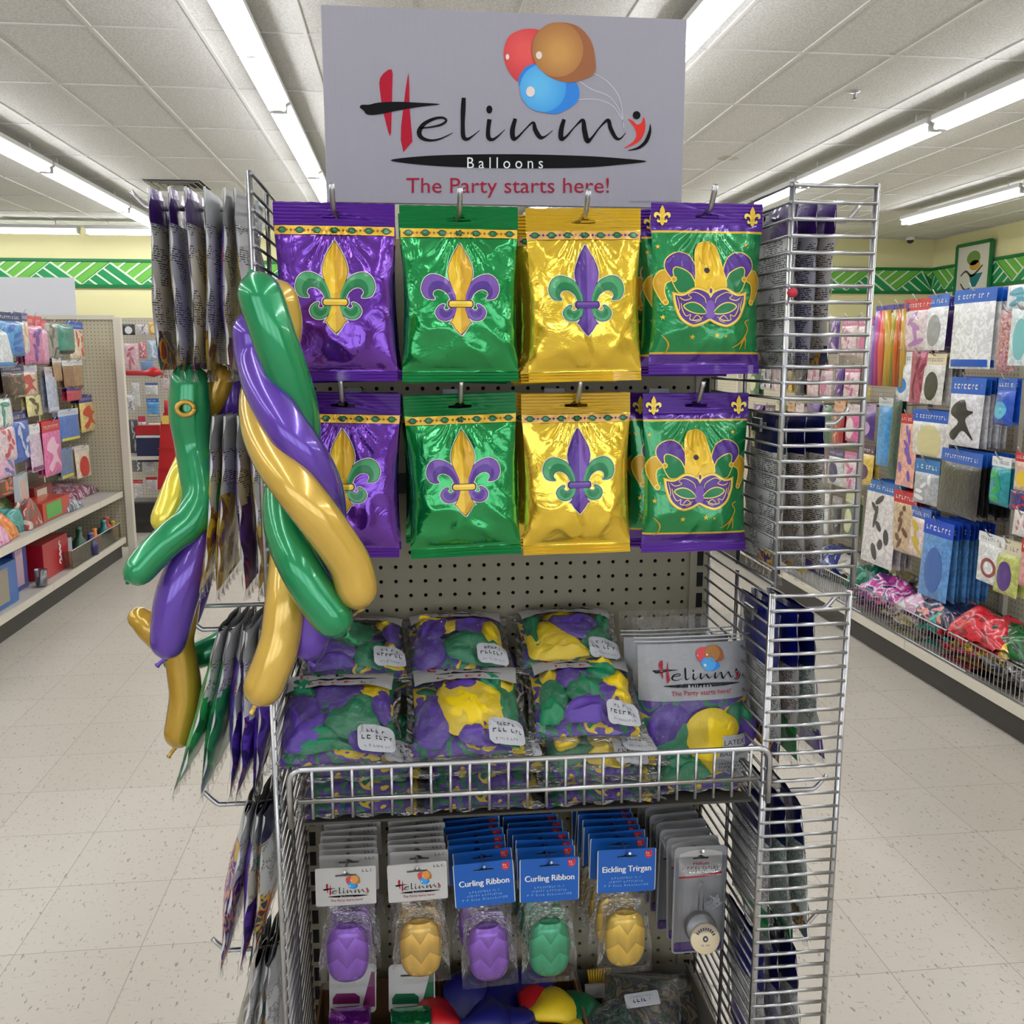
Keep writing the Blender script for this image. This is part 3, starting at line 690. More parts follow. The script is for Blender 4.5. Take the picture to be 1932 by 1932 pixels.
# front hooks and bags: pixel of slot, lean
YB_ = -.24
SPEC = [('purple', (631, 408), 0.2), ('green', (866, 414), 0.0), ('gold', (1101, 418), -1.0), ('mask', (1334, 408), 0.0),
        ('purple', (647, 764), 1.5), ('green', (868, 766), -1.8), ('gold', (1087, 764), -.5), ('mask', (1313, 764), 0.)]
protos = {}
for i, (kd, (px, py), lean) in enumerate(SPEC):
    row = 'upper' if i < 4 else 'lower'; y0 = YB_ if i < 4 else -.212
    q = atY(px, py, y0); nm = 'green and purple jester mask' if kd == 'mask' else kd + ' foil'
    if kd not in protos: protos[kd] = o = foil_bag(kd, 1.7 + i * 3.3); o.location = q; o.rotation_euler = R(-2.0, lean, 0)
    else: o = dup(protos[kd], q, R(-2.5, lean, rnd.uniform(-1.5, 1.5)))
    o['label'] = ('green foil bag printed with a jester mask' if kd == 'mask' else kd + ' foil bag with fleur-de-lis') + ', front of the %s row' % row; o['group'] = 'foil bags on the board'
    hook('peg_hook', 'chrome peg hook through the %s bag in the %s row' % (nm, row), (q.x, -.0, q.z + .0072), -y0 + .012, (0, -1, 0), 'board hooks')
    for k in range(1, 4):
        dup(protos[kd], (q.x + rnd.uniform(-.006, .004) - .004 * (k if kd in ('gold', 'mask') else 0), y0 + .046 * k, q.z - .002 * k), R(rnd.uniform(-1, 1), lean + rnd.uniform(-2, 2), rnd.uniform(-3, 3)),
            ('foil bag with jester mask' if kd == 'mask' else kd + ' foil bag') + ' behind the front bag on its hook, %s row' % row, 'bags queued behind the %s %s bag' % (row, kd))
# ================================================================== balloon bags in the basket
BAL = {'p': mat('purple latex', (92, 62, 158), .38), 'g': mat('green latex', (22, 128, 84), .38), 'y': mat('yellow latex', (250, 214, 22), .38)}
CN = {'p': 'purple', 'g': 'green', 'y': 'yellow'}
def flat_balloon(v):
    """deflated round balloon lying on z=0, neck towards -y; about .1 long"""
    mb = MB(); n, k = 30, 7; vs = []; 
    def out(a):
        r = .036 * (1 + .06 * sin(2 * a + v) + .04 * sin(3 * a + 2 * v)); x, y = r * cos(a), r * 1.1 * sin(a)
        d = math.atan2(sin(a + pi / 2), cos(a + pi / 2))          # angle from -y
        w = exp(-(d / .26) ** 2); return (x * (1 - .25 * w), y - (.032 if v % 2 == 0 else .016) * w)
    for j in range(k):
        f = (j + .001) / (k - 1) if j < k - 1 else 1.0
        for i in range(n):
            x, y = out(2 * pi * i / n); x, y = x * f, y * f
            h = .008 * max(0, 1 - f ** 2.4) ** .6 + .0022 * sin(x * 150 + v * 2 + y * 60) * (1 - f ** 2) + .003 * (1 - abs(nz(x * 40, y * 40, v * 3))) ** 3 * (1 - f * f)
            if j == k - 2: h += .0012
            vs.append((x, y, h))
    fs = [(j * n + i, j * n + (i + 1) % n, (j + 1) * n + (i + 1) % n, (j + 1) * n + i) for j in range(k - 1) for i in range(n)]
    fs = [f[::-1] for f in fs]; fs.append(tuple(range(n)))
    mb.add(vs, fs, 0, True)
    x, y = out(-pi / 2); mb.tube([(-.006, y + .004, .002), (-.003, y, .0025), (.003, y, .0025), (.006, y + .004, .002)], .0018, 6)
    return mb
FB = [flat_balloon(v) for v in range(4)]; FBM = {(c, v): FB[v].mesh('balloon', [BAL[c]]) for c in 'pgy' for v in range(4)}
PILE = blotch('mixed balloons print', [(84, 54, 150), (24, 128, 84), (96, 66, 166), (248, 212, 30), (30, 136, 90)], 17, .4, .2)
BCARD = mat('grey bag card', (176, 174, 172), .5); STICK = mat('grey sticker', (190, 190, 194), .45); SEALC = film('crinkled clear film', gloss=.1, bs=1., sc=90); SLEEVE = film('clear sleeve film', gloss=.015, rough=.05, bs=.7, sc=110)
ISEAL = mat('sticker ink', (50, 50, 54), .5)
def scribble(mb, x0, x1, y, h, fn, mi, seed):
    """an unreadable printed line"""
    r = random.Random(seed); x = x0
    while x < x1:
        w = min(r.uniform(.5, 1.2) * h, x1 - x); q = r.random()
        mb.add([fn(x, y), fn(x + w * .25, y), fn(x + w * .25, y + h), fn(x, y + h)], [(0, 1, 2, 3)], mi)
        if q > .3: mb.add([fn(x, y), fn(x + w * .8, y), fn(x + w * .8, y + h * .28), fn(x, y + h * .28)], [(0, 1, 2, 3)], mi)
        if q < .6: mb.add([fn(x, y + h * .7), fn(x + w * .8, y + h * .7), fn(x + w * .8, y + h), fn(x, y + h)], [(0, 1, 2, 3)], mi)
        x += w + h * (.35 if r.random() > .2 else 1.1)
def pillow_bag(label, w, d, T, lay, loc, rot, seed, card=True, sticker=True, group='balloon bags in the basket', lines=2):
    t_ = thing('balloon_bag', label, 'bag', loc, rot, group)
    def top(u, v):
        a, b = 1 - abs(2 * u - 1) ** 2.6, 1 - abs(2 * v - 1) ** 2.2
        return T * max(0, a) ** .6 * max(0, b) ** .7 + .003 * nz(u * 5, v * 5, seed) * a * b + .003 * (1 - abs(nz(u * 7 + 4, v * 6, seed))) ** 4 * min(1, 6 * a * b + .1)
    def pt(u, v, side=1, sh=0.):
        k = .9 if abs(2 * v - 1) < .7 else 1.; nar = 1 - .07 * (1 - abs(2 * v - 1) ** 2)
        return ((u - .5) * w * nar, (v - .5) * d * (1 - .05 * (1 - abs(2 * u - 1) ** 2)), (top(u, v) - sh) if side > 0 else -.35 * top(u, v) + sh)
    mb = MB(); cz = lambda u, v: (lambda p: (p[0], p[1], p[2] + min(1, 40 * u * (1 - u) * v * (1 - v)) * (.004 + .003 * (1 - abs(nz(u * 11, v * 9, seed + 7))) ** 7 + .0014 * nz(u * 26, v * 22, seed))))(pt(u, v))
    mb.grid(cz, 56, 48); mb.grid(lambda u, v: pt(u, v, -1), 12, 10, 0, True, True); mb.build('film', CLEAR, t_)
    q = lambda u: .06 + .88 * u
    mb = MB(); mb.grid(lambda u, v: pt(q(u), q(v), 1, .018), 16, 16); mb.grid(lambda u, v: pt(q(u), q(v), -1, .0015), 10, 8, 0, True, True); mb.build('balloon_pile', PILE, t_)
    r = random.Random(int(seed * 10))
    for j, (c, x, y, ro, sc) in enumerate(lay):
        src = FB[r.randrange(4)]; a = radians(ro); ca, sa = cos(a) * sc * .86, sin(a) * sc * .86; vs = []
        for px_, py_, h in src.v:
            X_ = x + px_ * ca - py_ * sa; Y_ = y + px_ * sa + py_ * ca
            X_ = .43 * w * math.tanh(X_ / (.43 * w) * 1.15) / .9; Y_ = .44 * d * math.tanh(Y_ / (.44 * d) * 1.15) / .9
            u, v = min(.93, max(.07, X_ / w + .5)), min(.93, max(.07, Y_ / d + .5)); p = pt(u, v)
            edge = min(u, 1 - u, v, 1 - v); vs.append((p[0], p[1], p[2] - .011 * min(1, edge * 6 + .2) + (h * 1.35 * min(1, edge * 6) + .0012 * j) * (.25 if sticker and u > .62 and v < .32 else 1)))
        mb = MB(); mb.v = vs; mb.f = src.f; mb.m = src.m; mb.sm = src.sm
        tag(mb.build('balloon', BAL[c], t_), CN[c] + ' balloon')
    if card:
        mb = MB(); f = lambda u, v: (lambda p: (p[0], p[1], p[2] + .008))(pt(.07 + .86 * u, .70 + .27 * v)); mb.grid(f, 24, 6, 0)
        g = lambda k: (lambda x, y: (lambda p: (p[0], p[1], p[2] + .0005 * k))(f(x, y)))
        scribble(mb, .22, .82, .12, .1, g(1), 1, seed * 7)
        mb.stroke([(.2, .42, .01), (.5, .40, .14), (.85, .40, .02)], lambda x, y: g(1)(x, y), 2)
        scribble(mb, .3, .75, .66, .16, g(1), 2, seed * 3); scribble(mb, .14, .24, .6, .3, g(1), 1, seed)
        mb.build('header_card', [BCARD, REDP, BLACKP], t_)
    if sticker:
        mb = MB(); L = rrect(.66, .06, .94, .27, .05)
        mb.poly([L], lambda u, v: (lambda p: (p[0], p[1], p[2] + .0055))(pt(u, v)), 0, .03)
        h = lambda u, v: (lambda p: (p[0], p[1], p[2] + .0063))(pt(u, v))
        scribble(mb, .73, .88, .2, .025, h, 1, seed + 1); scribble(mb, .69, .92, .145, .03, h, 1, seed + 2); scribble(mb, .71, .9, .09, .015, h, 2, seed + 5)
        mb.build('sticker', [STICK, ISEAL, GREYP], t_)
    for s_ in (-1, 1):
        mb = MB(); mb.grid(lambda u, v: ((u - .5) * w * 1.03, s_ * d / 2 * (.97 + .09 * v), .003 * sin(u * 23 + seed) * v + .001), 24, 2, 0, True); mb.build('seal_edge', SEALC, t_)
    return t_
def rl_(n, w, d, seed):
    r = random.Random(seed); return [(r.choice('pgypg'), r.uniform(-.36, .36) * w, r.uniform(-.38, .3) * d, r.uniform(0, 360), r.uniform(.8, 1.2)) for _ in range(n)]
def bb(label, px, py, Y, w, d, T, tilt, lay, seed, yaw=0., **k):
    q = atY(px, py, Y); return pillow_bag(label, w, d, T, lay, q - Vector((0, 0, T * .55)), R(tilt, 0, yaw), seed, **k)
# lower stacks first
xc_ = [-.072, .102, .277]
for c in range(3):
    for k in range(3):
        pillow_bag('clear bag of coloured balloons, %s layer of the %s pile behind the basket wires' % (('bottom', 'middle', 'third')[k], ('left', 'middle', 'right')[c]),   .19, .18, .031, rl_(9, .19, .18, 50 + 7 * c + k), (xc_[c] + rnd.uniform(-.006, .006), -.211, .815 + .031 * k), R(1 + 2 * k, 0, rnd.uniform(-3, 3)), 11 + c * 3.7 + k, card=False, sticker=(k == 2))
pillow_bag('clear bag of balloons lying flat under the standing zip bag', .17, .16, .03, rl_(7, .17, .16, 91), (.43, -.2, .815), R(1, 0, 2), 31.3, card=False, sticker=False)
for c in range(3):
    pillow_bag('clear balloon bag pressed between the pegboard and the %s pile' % ('left', 'middle', 'right')[c], .18, .12, .05, rl_(5, .18, .12, 70 + c), (xc_[c] + .01, -.066, .93), R(4, 0, 0), 41 + c, card=False, sticker=False)
bb('clear balloon bag at the back left, half hidden by twisted balloons', 672, 1208, -.085, .185, .155, .036, 18, [('g', -.01, .02, 200, 1.2), ('p', -.05, -.03, 90, 1.3), ('g', .025, -.04, 10, .9), ('y', .06, -.045, 60, .9), ('y', .05, .035, 80, .7), ('p', -.03, -.06, 30, .9), ('p', .065, .01, 140, .8)], 5.1, 2)
bb('clear balloon bag at the middle of the back row with dark purple and green balloons', 862, 1200, -.085, .185, .16, .038, 20, [('p', -.055, -.03, 0, 1.2), ('g', .02, -.03, 20, 1.15), ('y', -.02, .03, 250, .9), ('p', .02, .03, 90, 1.), ('y', .065, .0, 200, .9), ('p', -.045, .01, 120, .9), ('g', .06, -.045, 80, .9), ('y', -.055, .035, 70, .7)], 6.3, 1)
bb('clear balloon bag at the back right with long yellow balloons on the left', 1070, 1190, -.085, .185, .155, .036, 20, [('y', -.04, -.02, 250, 1.3), ('y', -.02, -.045, 80, 1.1), ('y', .0, .045, 100, 1.1), ('p', .01, .015, 90, 1.2), ('g', .055, -.035, 100, 1.2), ('g', -.07, .02, 20, .9), ('g', .07, .02, 120, .8)], 7.7, -2)
bb('clear balloon bag at front left with a big green balloon on top', 638, 1338, -.215, .2, .185, .036, 25, [('g', .02, -.005, 120, 1.45), ('p', .0, .035, 100, 1.4), ('y', .06, .035, 240, 1.1), ('p', -.065, -.01, 10, 1.4), ('p', .075, .005, 60, .9), ('g', -.03, -.06, 70, 1.), ('p', .045, -.06, 20, 1.), ('p', -.05, -.055, 140, 1.), ('g', -.06, .05, 40, .9)], 8.2, 1)
bb('clear balloon bag at front centre with one large yellow balloon', 880, 1325, -.215, .195, .185, .036, 25, [('g', .065, -.01, 0, 1.5), ('p', -.055, -.03, 10, 1.4), ('p', .0, .045, 90, 1.4), ('y', .065, .05, 220, 1.), ('y', .01, -.012, 212, 1.7), ('p', .02, -.065, 80, 1.), ('g', .035, .04, 20, .7), ('g', .06, -.06, 30, 1.)], 9.4, -1)
bb('clear balloon bag low in the right pile with a green and a yellow balloon', 1110, 1382, -.225, .185, .17, .032, 15, [('g', -.035, -.02, 90, 1.5), ('y', .02, -.02, 230, 1.1), ('y', .055, -.03, 60, 1.2), ('g', -.06, .0, 0, 1.), ('y', .02, -.06, 100, 1.), ('p', .0, .03, 20, 1.)], 10.6, 0, card=False)
bb('clear balloon bag on top of the right pile with many small scattered balloons', 1100, 1300, -.205, .185, .17, .036, 22, [('g', -.055, -.01, 10, 1.), ('y', -.05, .04, 200, .8), ('p', -.01, .03, 90, 1.), ('g', .005, -.005, 190, .9), ('p', .03, -.03, 60, 1.2), ('y', .055, .01, 100, 1.), ('y', .065, -.035, 40, 1.1), ('g', .03, .035, 240, .9), ('p', -.0, -.055, 90, 1.), ('g', -.06, -.05, 20, .9), ('y', .03, .055, 120, .7)], 12.9, -3)

# ------------------------------------------------------------------ standing zip bags
def mapcard(x0, z0, w, y, vx0=230, vx1=1700, k=0.00025, asp=1.):
    s_ = w / (vx1 - vx0); return lambda u, v, n=1: (x0 + (u - vx0) * s_, y - k * n, z0 - (v - 100) * s_ * asp)
def zip_bag(label, loc, rot, full):
    t_ = thing('zip_bag', label, 'bag', loc, rot, 'standing zip bags'); w, h = .192, .275
    def fr(x, z):
        u = abs(x) / (w / 2); q = -z / h; e = max(0, 1 - u ** 4)
        return e * (.006 + .026 * max(0, sin(pi * min(1, max(0, (q - .12) / .88)) ** 1.25)) ** .8) + .0028 * (1 - abs(nz(x * 22, z * 15, 3.3))) ** 3 * e
    mb = MB(); mb.grid(lambda a, b: ((a - .5) * w, -fr((a - .5) * w, -h * b) - .003, -h * b), 36, 50, 0, True, True); mb.grid(lambda a, b: ((a - .5) * w, .02 * sin(pi * b), -h * b), 8, 12)
    mb.build('film', film('zip film', gloss=.04, rough=.06, bs=.9, sc=45), t_)
    mb = MB()
    for z in (-.032, -.038): mb.tube([((a / 10 - .5) * w * .99, -fr((a / 10 - .5) * w, z) - .0045, z) for a in range(11)], .0012, 5)
    mb.build('zip_strip', mat('zip strip', (205, 206, 210), .3), t_)
    yc = lambda x, z: -fr(x, z) - .0005
    mb = MB(); mb.grid(lambda a, b: ((a - .5) * w * .93, yc((a - .5) * w * .93, -.043 - .087 * b), -.043 - .087 * b), 20, 14, 0, True, True); mb.build('header_card', mat('silver grey card', (178, 178, 180), .45), t_)
    mb = MB(); mb.grid(lambda a, b: ((a - .5) * w * .95, .006 - fr((a - .5) * w * .95, -.12 - .15 * b) * .8, -.12 - .15 * b), 20, 20, 0, True, True); mb.build('balloon_pile', PILE, t_)
    if full:
        s_ = .142 / 1420; X = lambda u, v, n=1: (lambda x, z: (x, yc(x, z) - .0022 - .00025 * n, z))(-.069 + (u - 258) * s_, -.0455 - (v - 100) * s_ * .88)
        mb = MB(); logo_letters(mb, X, 1.15); mb.build('logo_lettering', [HRED, BLACKP, HRED], t_)
        mb = MB(); logo_balloons(mb, X, False); mb.build('logo_balloons', [LOGO_RED, LOGO_BR, LOGO_BRD, LOGO_BL, LOGO_BLD, GLINT, STRING], t_)
        mb = MB(); put_text(mb, 'B a l l o o n s', 800, 1175, 826, 52, lambda u, v: X(u, v, 4), 0); put_text(mb, 'The Party starts here!', 520, 1500, 960, 85, lambda u, v: X(u, v, 2), 1); mb.build('slogan', [WHITEP, HRED], t_)
        def lay(c, x, z, ro, sc, k=0):
            o = bpy.data.objects.new('balloon', FBM[(c, (int(x * 900) + int(ro)) % 4)]); COL.objects.link(o); o.parent = t_
            o.location = (x, -fr(x, z) + .009 - .0012 * k, z); o.rotation_euler = (radians(90), radians(ro), 0); o.scale = (sc * .72, sc * .72, .8); o['label'] = CN[c] + ' balloon'
        for a in (('p', -.045, -.172, 20, 1.3), ('g', .07, -.165, 10, .9), ('g', -.02, -.195, 80, 1.2, 1), ('p', .07, -.185, 30, 1.2), ('g', -.05, -.23, 20, 1.7, 2), ('g', -.075, -.18, 0, .8), ('y', .046, -.18, 30, .9, 3), ('y', .018, -.185, 0, 1.5, 4), ('p', -.02, -.255, 90, 1.2), ('g', .0, -.235, 10, 1., 1)): lay(*a)
        sy = lambda u, v, k=0: (lambda x, z: (x, -fr(x, z) - .0045 - .0003 * k, z))(u, v)
        mb = MB(); mb.poly([rrect(.028, -.262, .09, -.188, .012)], lambda u, v: sy(u, v), 0, .012)
        put_text(mb, 'LATEX', .042, .079, -.2035, .0085, lambda u, v: sy(u, -.407 - v, 1), 1); put_text(mb, 'BALI 2IRC', .036, .087, -.2215, .0085, lambda u, v: sy(u, -.443 - v, 1), 1)
        for k in range(3): scribble(mb, .036, .084, -.236 - .0065 * k, .0035, lambda u, v: sy(u, v, 1), 1, 60 + k)
        mb.build('sticker', [STICK, ISEAL], t_)
    return t_
q = atY(1304, 1160, -.185); zip_bag('clear zip bag of latex balloons with grey printed header, standing at right', q, R(-6, 0, 1.5), True)
zip_bag('plain clear zip bag standing behind the printed zip bag', (q.x - .006, -.12, q.z - .008), R(-5, 0, 1), False)

# ------------------------------------------------------------------ ribbon packs
EUROSLOT = lambda z, k=1.: [(-.016 * k, z - .002), (.016 * k, z - .002), (.0165 * k, z + .001), (.006 * k, z + .0015), (.003, z + .0045), (0, z + .0055), (-.003, z + .0045), (-.006 * k, z + .0015), (-.0165 * k, z + .001)]
BLUE = mat('blue header card', (22, 98, 192), .4); CARDW = mat('light grey header card', (206, 203, 198), .5)
def ribbon_mat(name, col):
    m, t = nmat(name, col, .28, .35, coat=.3)
    sx = t.n('SeparateXYZ'); t.l(t.co(), sx.inputs[0])
    a = t.math('MULTIPLY', t.math('ARCTAN2', sx.outputs[0], sx.outputs[1]), .6366); z = t.math('MULTIPLY', sx.outputs[2], 30)
    tri = t.math('ABSOLUTE', t.math('SUBTRACT', t.math('FRACT', a), .5))
    f = t.math('FRACT', t.math('ADD', z, t.math('MULTIPLY', tri, 1.1)))
    t.l(t.bump(f, .22, .003), t.b.inputs['Normal']); t.l(t.mix(f, rgb(*[c * .86 for c in col]), rgb(*[min(255, c * 1.08) for c in col])), t.b.inputs['Base Color']); return m
RIB = {'purple': ribbon_mat('purple curling ribbon', (150, 96, 206)), 'gold': ribbon_mat('gold curling ribbon', (236, 190, 92)), 'green': ribbon_mat('green curling ribbon', (70, 176, 128)), 'yellow': ribbon_mat('yellow gold curling ribbon', (240, 196, 84))}
HEART = mat('red badge', (220, 50, 60), .4)
def ribbon_pack(kind, col, title, deep=.034, front=True):
    t_ = thing('ribbon_pack', 'ribbon pack', 'ribbon pack'); w, zt, zb = .095, .013, (-.051 if kind == 'grey' else -.062)
    card = CARDW if kind == 'grey' else BLUE
    mb = MB(); mb.plate([rrect(-w / 2, zb, w / 2, zt, .003), EUROSLOT(0)], lambda u, v, d: (u, d - .002 * (1 - (2 * u / w) ** 2) * 0, v), .0008, 0); 
    mb.build('header_card', card, t_)
    if kind != 'grey':
        mb = MB(); mb.plate([rrect(-w / 2 - .0015, zb, w / 2 + .0015, zt - .001, .003), EUROSLOT(0)], lambda u, v, d: (u, .0012 + d, v), .0006); mb.build('card_back', WHITE, t_)
    mb = MB()
    if kind == 'grey':
        s_ = .072 / 1420; X = lambda u, v, n=1: (-.036 + (u - 258) * s_, -.0004 - .0002 * n, -.0002 - (v - 100) * s_ * 1.0)
        if front:
            logo_letters(mb, X, 1.25); put_text(mb, 'B a l l o o n s', 800, 1175, 826, 55, lambda u, v: X(u, v, 4), 3); put_text(mb, 'The Party starts here!', 487, 1485, 960, 85, lambda u, v: X(u, v, 2), 0)
            mb.build('logo_lettering', [HRED, BLACKP, HRED, WHITEP], t_); mb = MB(); logo_balloons(mb, X, False); mb.build('logo_balloons', [LOGO_RED, mat('logo orange', (236, 160, 80), .45), LOGO_BR, LOGO_BL, LOGO_BLD, GLINT, STRING], t_)
            mb = MB()
        F = lambda u, v: (u, -.0006, v); scribble(mb, .026, .043, .004, .0045, F, 0, 5); mb.build('code_print', GREYP, t_)
    else:
        F = lambda k: (lambda u, v: (u, -.0004 - .0002 * k, v))
        mb.poly([cr([(.031, .0095), (.036, .008), (.041, .0098), (.0425, .005), (.041, -.001), (.036, -.004), (.031, -.0015), (.0298, .005)], True, 3)], F(1), 0)
        scribble(mb, .032, .041, .0035, .003, F(2), 1, 3); scribble(mb, .033, .04, -.0005, .002, F(2), 1, 4)
        mb.build('badge', [HEART, WHITEP], t_)
        if front:
            mb = MB(); put_text(mb, title, -.0405, .0405, .0255, .0105, lambda u, v: (u, -.0008, -v)); put_text(mb, title, -.0401, .0409, .0258, .0105, lambda u, v: (u, -.00085, -v)); put_text(mb, title, -.0409, .0401, .0255, .0105, lambda u, v: (u, -.0009, -v)); mb.build('title_lettering', WHITEP, t_)
            mb = MB()
            for k, (a, b) in enumerate(((-.025, .025), (-.029, .029), (-.037, .037))): scribble(mb, a, b, -.038 - .0065 * k, .0032, F(2), 0, 20 + k)
            mb.build('fine_print', mat('pale blue print', (150, 195, 240), .5), t_)
    # film sleeve, gathered at the card and flaring over the ribbon
    H = .145
    def sl(side):
        def f(a, b):
            z = zb + .002 - H * b; x = (a - .5) * w * (.96 - .14 * sin(pi * min(1, b * 1.6)) + .1 * max(0, b - .75)); e = max(0, 1 - abs(2 * a - 1) ** 3)
            T = (deep * .55 + .004) * min(1, max(0, (b - .05) / .35)) ** .8 * min(1, (1 - b) * 6) * e
            T += .003 * sin((a - .5) * 70 / (1 + 2 * b)) * exp(-((b - .18) / .2) ** 2) * e + .002 * nz(a * 9, b * 9, side + 4.)
            return (x, (-T if side > 0 else T * .8) - (.0 if side > 0 else -.001), z)
        return f
    mb = MB(); mb.grid(sl(1), 30, 34, 0, True, True); mb.grid(sl(-1), 10, 12); mb.build('film_sleeve', SLEEVE, t_)
    pr = []; n = 18; rr = .0335; hh = .047
    for i in range(n + 1):
        a = -pi / 2 + pi * i / n; ca, sa = cos(a), sin(a); x = (abs(ca) ** .55) * rr; z = (abs(sa) ** .75) * hh * (1 if sa > 0 else -1); pr.append((max(.0, x), z))
    pr = pr[:-2] + [(.018, hh * .985), (.015, hh * .94), (0, hh * .9)]
    zc = zb - .082
    mb = MB(); mb.lathe(pr, (0, 0, 0), 28, 0, deep / (2 * rr)); mb.build('ribbon_spool', RIB[col], t_, (0, .001, zc)); return t_
RP = [('grey', 'purple', (652, 1651), .2, 0), ('grey', 'gold', (787, 1643), -1.5, 0), ('blue', 'purple', (912, 1641), -3.0, 'Curling Ribbon'), ('blue', 'green', (1037, 1633), 0., 'Curling Ribbon'), ('blue', 'yellow', (1183, 1616), .5, 'Eickling Trirgan')]
for i, (kd, col, (px, py), lean, title) in enumerate(RP):
    y0 = -.195; q = atY(px, py, y0); hd = 'grey balloon-logo header' if kd == 'grey' else ('blue header titled ' + title)
    cn = 'gold' if col == 'yellow' else col
    o = ribbon_pack(kd, col, title); o.location = q; o.rotation_euler = R(-2, lean, 0); o['label'] = '%s ribbon spool pack with %s, front of its hook' % (cn, hd); o['group'] = 'ribbon packs'
    hook('peg_hook', 'thin chrome peg hook holding the %s ribbon packs with %s' % (cn, hd), (q.x, 0, q.z + .004), .192, (0, -1, 0), 'lower hooks', .012, .0022)
    b = ribbon_pack(kd, col, title, .016, False); n = 7
    for k in range(1, n + 1):
        loc = (q.x + rnd.uniform(-.004, .004) - (.002 * k if i > 1 else 0), y0 + .016 + .0215 * k, q.z + rnd.uniform(-.001, .001)); ro = R(rnd.uniform(-1, 3), lean + rnd.uniform(-2.5, 2.5), rnd.uniform(-3, 3))
        lb = '%s ribbon pack with %s queued behind the front pack' % (cn, hd)
        if k == 1: b.location = loc; b.rotation_euler = ro; b['label'] = lb; b['group'] = 'packs behind the %s %s front pack' % (kd, cn); bp = b
        else: dup(bp, loc, ro)
# blister packs
def blister(front):
    t_ = thing('blister_pack', 'blister', 'blister pack'); w = .088
    GLB = film('blister plastic', (240, 240, 242), .04, .05, .1, 12)
    MB().plate([rrect(-w / 2, -.168, w / 2, .02, .008), EUROSLOT(0, .8)], lambda u, v, d: (u, d, v), .0012).build('backing_card', mat('blister grey card', (158, 158, 160), .4), t_)
    mb = MB(); mb.plate([[(-.036, -.032), (-.036, .008), (-.02, .013), (0, .015), (.02, .013), (.036, .008), (.036, -.026)], EUROSLOT(0, .8)], lambda u, v, d: (u, -.0008 + d, v), .0006)
    F = lambda k: (lambda u, v: (u, -.001 - .0002 * k, v))
    mb.stroke([(-.036, -.033, .003), (0, -.032, .004), (.036, -.027, .005)], F(1), 1)
    if front:
        put_text(mb, 'Helium', -.012, .014, .006, .006, lambda u, v: F(1)(u, -.012 - (v - .006)), 1); scribble(mb, -.03, .03, -.0195, .0045, F(1), 2, 8); scribble(mb, -.02, .028, -.0255, .0035, F(1), 2, 9)
    mb.build('top_insert', [mat('insert card', (196, 192, 188), .5), REDP, GREYP], t_)
    MB().plate([rrect(-w / 2 + .004, -.165, w / 2 - .004, -.148, .004)], lambda u, v, d: (u, -.0012 + d, v), .0006).build('purple_strip', EM['purple'], t_)
    mb = MB(); mb.grid(lambda a, b: ((a - .5) * w * .96, -.003 - .022 * min(1, 9 * min(a, 1 - a), 9 * min(b, 1 - b)), .004 - .168 * b), 22, 30, 0, True, True); mb.build('shell', GLB, t_)
    if front:
        MB().tube([(-.004, -.01, -.085), (-.004, -.01, -.045), (-.002, -.01, -.038), (.002, -.01, -.038), (.004, -.01, -.045), (.004, -.01, -.085)], .0012, 6).build('valve_clip', CHROME, t_)
        mb = MB(); r = random.Random(4)
        mb.tube([(.024 + .016 * cos(i * 1.9) * r.random(), -.006 - .008 * r.random(), -.072 + .016 * sin(i * 2.3) * r.random()) for i in range(60)], .0007, 4); mb.build('cord', mat('white cord', (225, 225, 230), .35), t_)
        mb = MB(); mb.lathe([(.026, .0), (.026, .012), (.024, .014), (0, .014)]); mb.build('metal_cap', ZINC, t_, (0, -.006, -.118), R(78, 0, 0))
        mb = MB(); mb.lathe([(.0245, 0), (.0245, .004), (.023, .005), (0, .005)], (0, 0, 0), 28); F2 = lambda u, v: (u, v, .0054)
        for a in range(9): t0 = 2.6 - a * .26; mb.add([F2(cos(t0) * .013, sin(t0) * .013), F2(cos(t0 - .16) * .013, sin(t0 - .16) * .013), F2(cos(t0 - .16) * .018, sin(t0 - .16) * .018), F2(cos(t0) * .018, sin(t0) * .018)], [(0, 1, 2, 3)], 1)
        mb.poly([ell(0, 0, .0045, .005, 14)], F2, 1); mb.poly([ell(0, 0, .002, .0022, 8)], lambda u, v: (u, v, .0057), 0); scribble(mb, -.007, .007, -.011, .0025, F2, 1, 3)
        mb.build('round_label', [mat('cream label', (226, 208, 170), .5), mat('label navy', (50, 54, 90), .5)], t_, (.004, -.0225, -.128), R(76, 0, 0))
    return t_
q = atY(1322, 1618, -.215); o = blister(True); o.location = q; o.rotation_euler = R(-1, .5, 0); o['label'] = 'clear blister pack with a metal cap and round cream label, front of its hook'; o['group'] = 'blister packs'
hook('peg_hook', 'thin chrome peg hook holding the blister packs', (q.x, 0, q.z + .004), .205, (0, -1, 0), 'lower hooks', .014, .0022)
b = blister(False)
for k in range(6):
    loc = (q.x - .004 - .003 * k + rnd.uniform(-.003, .003), -.185 + .0275 * k, q.z + .001); ro = R(1, rnd.uniform(-2, 2), rnd.uniform(-2, 2))
    if k == 0: b.location = loc; b.rotation_euler = ro; b['label'] = 'grey blister pack queued behind the front blister pack'; b['group'] = 'queued blister packs'
    else: dup(b, loc, ro)

